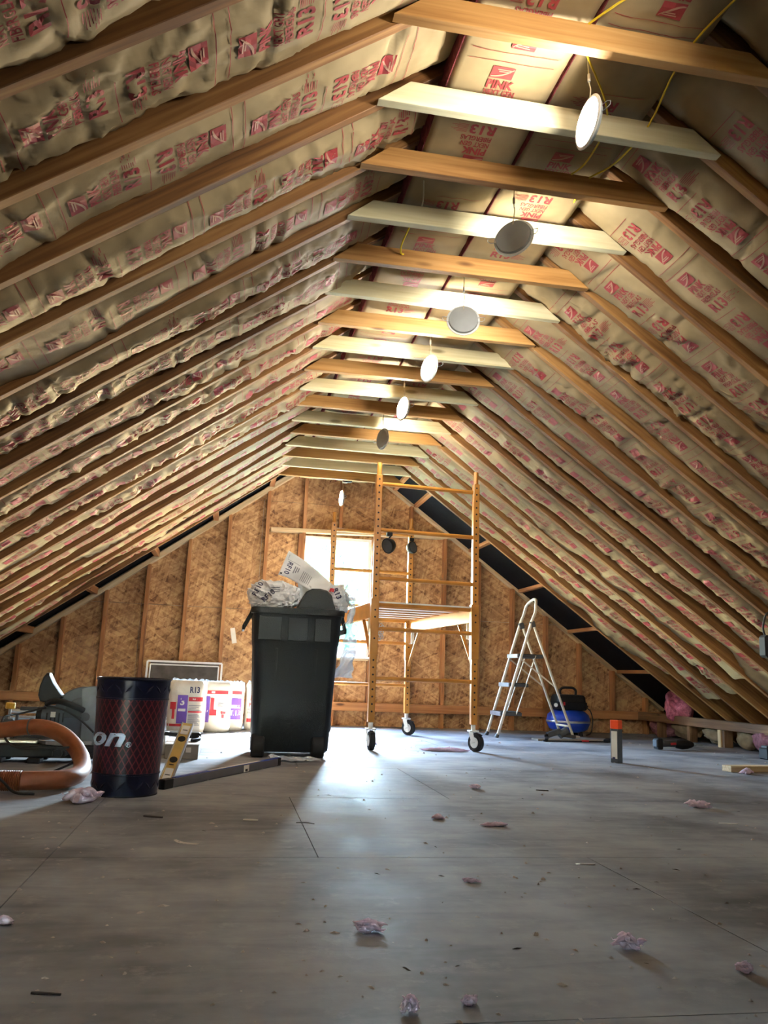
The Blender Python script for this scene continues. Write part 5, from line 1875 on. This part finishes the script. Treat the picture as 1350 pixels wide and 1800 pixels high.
def wisp(c, s, seed, label, rotz=0.0):
    """torn wisp of fibreglass: a few tangled soft strands and loose fibres"""
    rs = np.random.default_rng(seed + 700)
    mb = MB()
    for k in range(5):
        n = 12
        ph = rs.uniform(0, 6.28, 3)
        ln = rs.uniform(0.65, 1.0)
        x0 = rs.uniform(-0.25, 0.25) * s[0]
        pts = []
        for i in range(n):
            t = i / (n - 1) - 0.5
            pts.append((x0 + 2 * s[0] * ln * t, s[1] * (0.55 * math.sin(4.2 * t + ph[0]) + 0.3 * math.sin(9 * t + ph[1])), s[2] * (0.42 + 0.28 * math.sin(5 * t + ph[2]))))
        rad = [max(0.08, (1 - (2 * abs(i / (n - 1) - 0.5)) ** 2.2)) * s[1] * 0.42 * (0.7 + 0.6 * rs.uniform()) for i in range(n)]
        pts = [(p[0], p[1], max(p[2], rad[i] * 0.85)) for i, p in enumerate(pts)]
        mb.tube(pts, 0.01, 9, rfun=lambda i: rad[i])
    for k in range(16):
        a = rs.uniform(0, 6.28)
        x = rs.uniform(-0.9, 0.9) * s[0]
        d = np.array([math.cos(a) * 0.8, math.sin(a), rs.uniform(-0.1, 0.9)])
        p0 = np.array([x, rs.normal() * 0.2 * s[1], 0.4 * s[2]])
        e = p0 + d * s[1] * rs.uniform(0.35, 0.75)
        e[2] = max(e[2], 0.001)
        mb.tube([p0, (p0 + e) / 2 + rs.normal(size=3) * 0.1 * s[1], e], 0.0011 * (s[0] / 0.05) ** 0.5, 3)
    R_ = Matrix.Rotation(rotz, 3, 'Z')
    mb.v = [R_ @ Vector(p) + Vector(c) for p in mb.v]
    zmin = min(p.z for p in mb.v)
    mb.v = [Vector((p.x, p.y, p.z - zmin + 0.0005)) for p in mb.v]
    return single('insulation_tuft', mb, 'pink', tuple(c), label, 'insulation scrap', 'pink fibreglass tufts on the floor', smooth=True)
wisp((-0.545, 3.64, 0), (0.070, 0.045, 0.055), 1, 'large pink fibreglass tuft at the foot of the waste bin')
wisp((0.344, 1.905, 0), (0.040, 0.016, 0.026), 2, 'long pink tuft on the floor, centre foreground', rotz=-0.5)
wisp((0.878, 1.760, 0), (0.034, 0.018, 0.032), 3, 'pink tuft with a curled tail on the right foreground floor', rotz=-0.7)
wisp((1.052, 1.615, 0), (0.020, 0.014, 0.018), 4, 'small lilac tuft near the right edge of the foreground floor', rotz=0.5)
wisp((0.338, 1.468, 0), (0.018, 0.012, 0.034), 5, 'upright pink tuft at the bottom edge of the picture')
wisp((0.450, 1.495, 0), (0.016, 0.012, 0.015), 6, 'round pink tuft at the bottom edge beside the upright one')
wisp((2.205, 3.70, 0), (0.065, 0.03, 0.026), 7, 'flat lilac tuft on the mid-right floor', rotz=-0.1)
wisp((1.280, 4.22, 0), (0.030, 0.02, 0.026), 8, 'small round pink tuft on the floor before the scaffold')
wisp((1.69, 6.30, 0), (0.20, 0.030, 0.012), 9, 'wide flat pink shred on the floor between the scaffold casters')
wisp((-0.432, 1.995, 0), (0.022, 0.014, 0.016), 10, 'pale tuft at the left edge of the foreground floor')
wisp((1.045, 3.18, 0), (0.055, 0.016, 0.012), 11, 'thin pale shred on the floor right of centre')
wisp((0.860, 3.33, 0), (0.028, 0.018, 0.012), 12, 'small grey-pink scrap on the centre floor')
wisp((0.700, 2.33, 0), (0.026, 0.010, 0.010), 13, 'thin lilac scrap lying on the floor below centre', rotz=-0.2)
wisp((3.42, 5.12, 0), (0.045, 0.03, 0.035), 14, 'pink tuft in front of the pale lumber offcut')
wisp((1.19, 6.72, 0), (0.030, 0.02, 0.02), 15, 'reddish tuft on the floor beneath the scaffold')
# stuffing between the knee-wall stubs
G2 = 'insulation stuffed under the right eave'
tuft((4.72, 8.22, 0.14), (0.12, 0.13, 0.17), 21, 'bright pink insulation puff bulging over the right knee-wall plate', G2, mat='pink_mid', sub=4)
tuft((4.78, 8.62, 0), (0.09, 0.16, 0.105), 22, 'shade-darkened pink insulation wad under the right plate nearest the gable', G2, mat='pink_shaded', sub=4)
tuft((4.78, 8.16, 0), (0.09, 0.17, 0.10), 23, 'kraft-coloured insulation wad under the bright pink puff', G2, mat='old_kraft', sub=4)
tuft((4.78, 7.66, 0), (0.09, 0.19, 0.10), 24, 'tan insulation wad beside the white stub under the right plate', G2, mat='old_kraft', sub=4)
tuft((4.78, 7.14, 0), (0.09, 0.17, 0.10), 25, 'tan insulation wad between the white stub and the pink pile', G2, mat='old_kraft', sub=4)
tuft((4.74, 6.72, 0), (0.11, 0.22, 0.11), 26, 'large rose insulation pile under the right eave near the picture edge', G2, mat='pink_shaded', sub=4)
ws = board('white_block', (4.68, 7.38, 0.0), (4.68, 7.38, 0.16), 0.05, 0.06, 'plate_pale', None, upv=(1, 0, 0))
tag(ws, 'pale wood block standing under the right knee-wall plate', 'wood block')

# splinters and shavings one can pick out
def sliver(p0, p1, w, h, mat, label, cat='wood chip', bend=0.0):
    a, b = Vector((p0[0], p0[1], 0.0)), Vector((p1[0], p1[1], 0.0))
    n = 8
    sd = Vector((-(b - a).y, (b - a).x, 0)).normalized()
    def fn(i, j):
        c = a.lerp(b, i) + sd * (bend * math.sin(math.pi * i))
        q = w * (0.35 + 0.65 * math.sin(math.pi * (0.15 + 0.7 * i)))
        return tuple(c + sd * (j - 0.5) * q + Vector((0, 0, h * (0.4 + 0.6 * math.sin(math.pi * i) * abs(bend) * 20 if bend else h / h) * 0.8)))
    mb = MB()
    mb.grid(fn, n, 2)
    o = single('wood_sliver', mb, mat, (p0[0], p0[1], 0.0), label, cat, 'slivers scattered on the floor', solid=h)
    return o
sliver((-0.288, 1.600), (-0.238, 1.588), 0.006, 0.004, 'dark_bit', 'dark stick on the floor at lower left')
sliver((0.290, 3.225), (0.355, 3.20), 0.012, 0.005, 'dark_bit', 'dark curled strip on the floor left of centre', bend=0.012)
sliver((-0.13, 2.90), (-0.055, 2.83), 0.018, 0.004, 'debris', 'pale curled shaving on the left floor', bend=-0.02)
sliver((0.095, 3.275), (0.150, 3.268), 0.022, 0.003, 'paper', 'white paper chip on the floor below the trash can')
sliver((-0.27, 3.33), (-0.20, 3.30), 0.014, 0.006, 'dark_bit', 'dark strip in the shadow in front of the waste bin')
sliver((1.60, 4.20), (1.66, 4.18), 0.012, 0.005, 'dark_bit', 'dark chip on the floor right of centre')
sliver((2.10, 2.95), (2.16, 2.90), 0.018, 0.005, 'dark_bit', 'dark chip on the right floor')
sliver((1.10, 2.55), (1.16, 2.54), 0.012, 0.003, 'debris', 'pale chip beside the floor seam at right')
sliver((2.05, 3.28), (2.13, 3.27), 0.014, 0.002, 'paper', 'pale blue-white chip on the right floor')

# fine crumbs nobody could count
nc = 520
mbv, mbf = [], []
rs = np.random.default_rng(99)
for i in range(nc):
    d = rs.uniform(0, 1) ** 1.4
    y = 1.35 + 6.3 * d
    x = rs.uniform(-0.42 * y + 0.1, 0.72 * y)
    if x > 4.6 or x < -2.4:
        continue
    r = rs.uniform(0.0015, 0.006) * (1.5 if rs.uniform() < 0.1 else 1) * (0.8 + 0.12 * y)
    b = len(mbv)
    st = rs.uniform(0.6, 2.4)
    an = rs.uniform(0, 6.28)
    for q in range(5):
        t = an + q * 1.2566
        rr = r * rs.uniform(0.6, 1.2)
        px_, py_ = rr * st * math.cos(t - an), rr * math.sin(t - an)
        mbv.append((x + px_ * math.cos(an) - py_ * math.sin(an), y + px_ * math.sin(an) + py_ * math.cos(an), 0.0003))
    mbv.append((x, y, r * rs.uniform(0.4, 1.1)))
    mbf += [(b + q, b + (q + 1) % 5, b + 5) for q in range(5)]
cr = put('floor_crumbs', mesh_from('floor_crumbs', mbv, mbf), 'debris')
tag(cr, 'scattered pale crumbs of insulation and sawdust over the floor', 'debris', None, 'stuff')
mbv, mbf = [], []
for i in range(46):
    y = 1.6 + 6 * rs.uniform() ** 1.3
    x = rs.uniform(-0.40 * y, 0.7 * y)
    if x > 4.5:
        continue
    r = rs.uniform(0.0018, 0.0055)
    a = rs.uniform(0, 6.28)
    b = len(mbv)
    ca, sa = math.cos(a), math.sin(a)
    for (u, w) in ((-2.5, -0.5), (2.5, -0.4), (2.2, 0.5), (-2, 0.4)):
        mbv.append((x + r * (u * ca - w * sa), y + r * (u * sa + w * ca), 0.0004))
    mbv.append((x, y, r * 0.5))
    mbf += [(b + q, b + (q + 1) % 4, b + 4) for q in range(4)]
ck = put('floor_splinters', mesh_from('floor_splinters', mbv, mbf), 'dark_bit')
tag(ck, 'scattered dark splinters over the floor', 'debris', None, 'stuff')
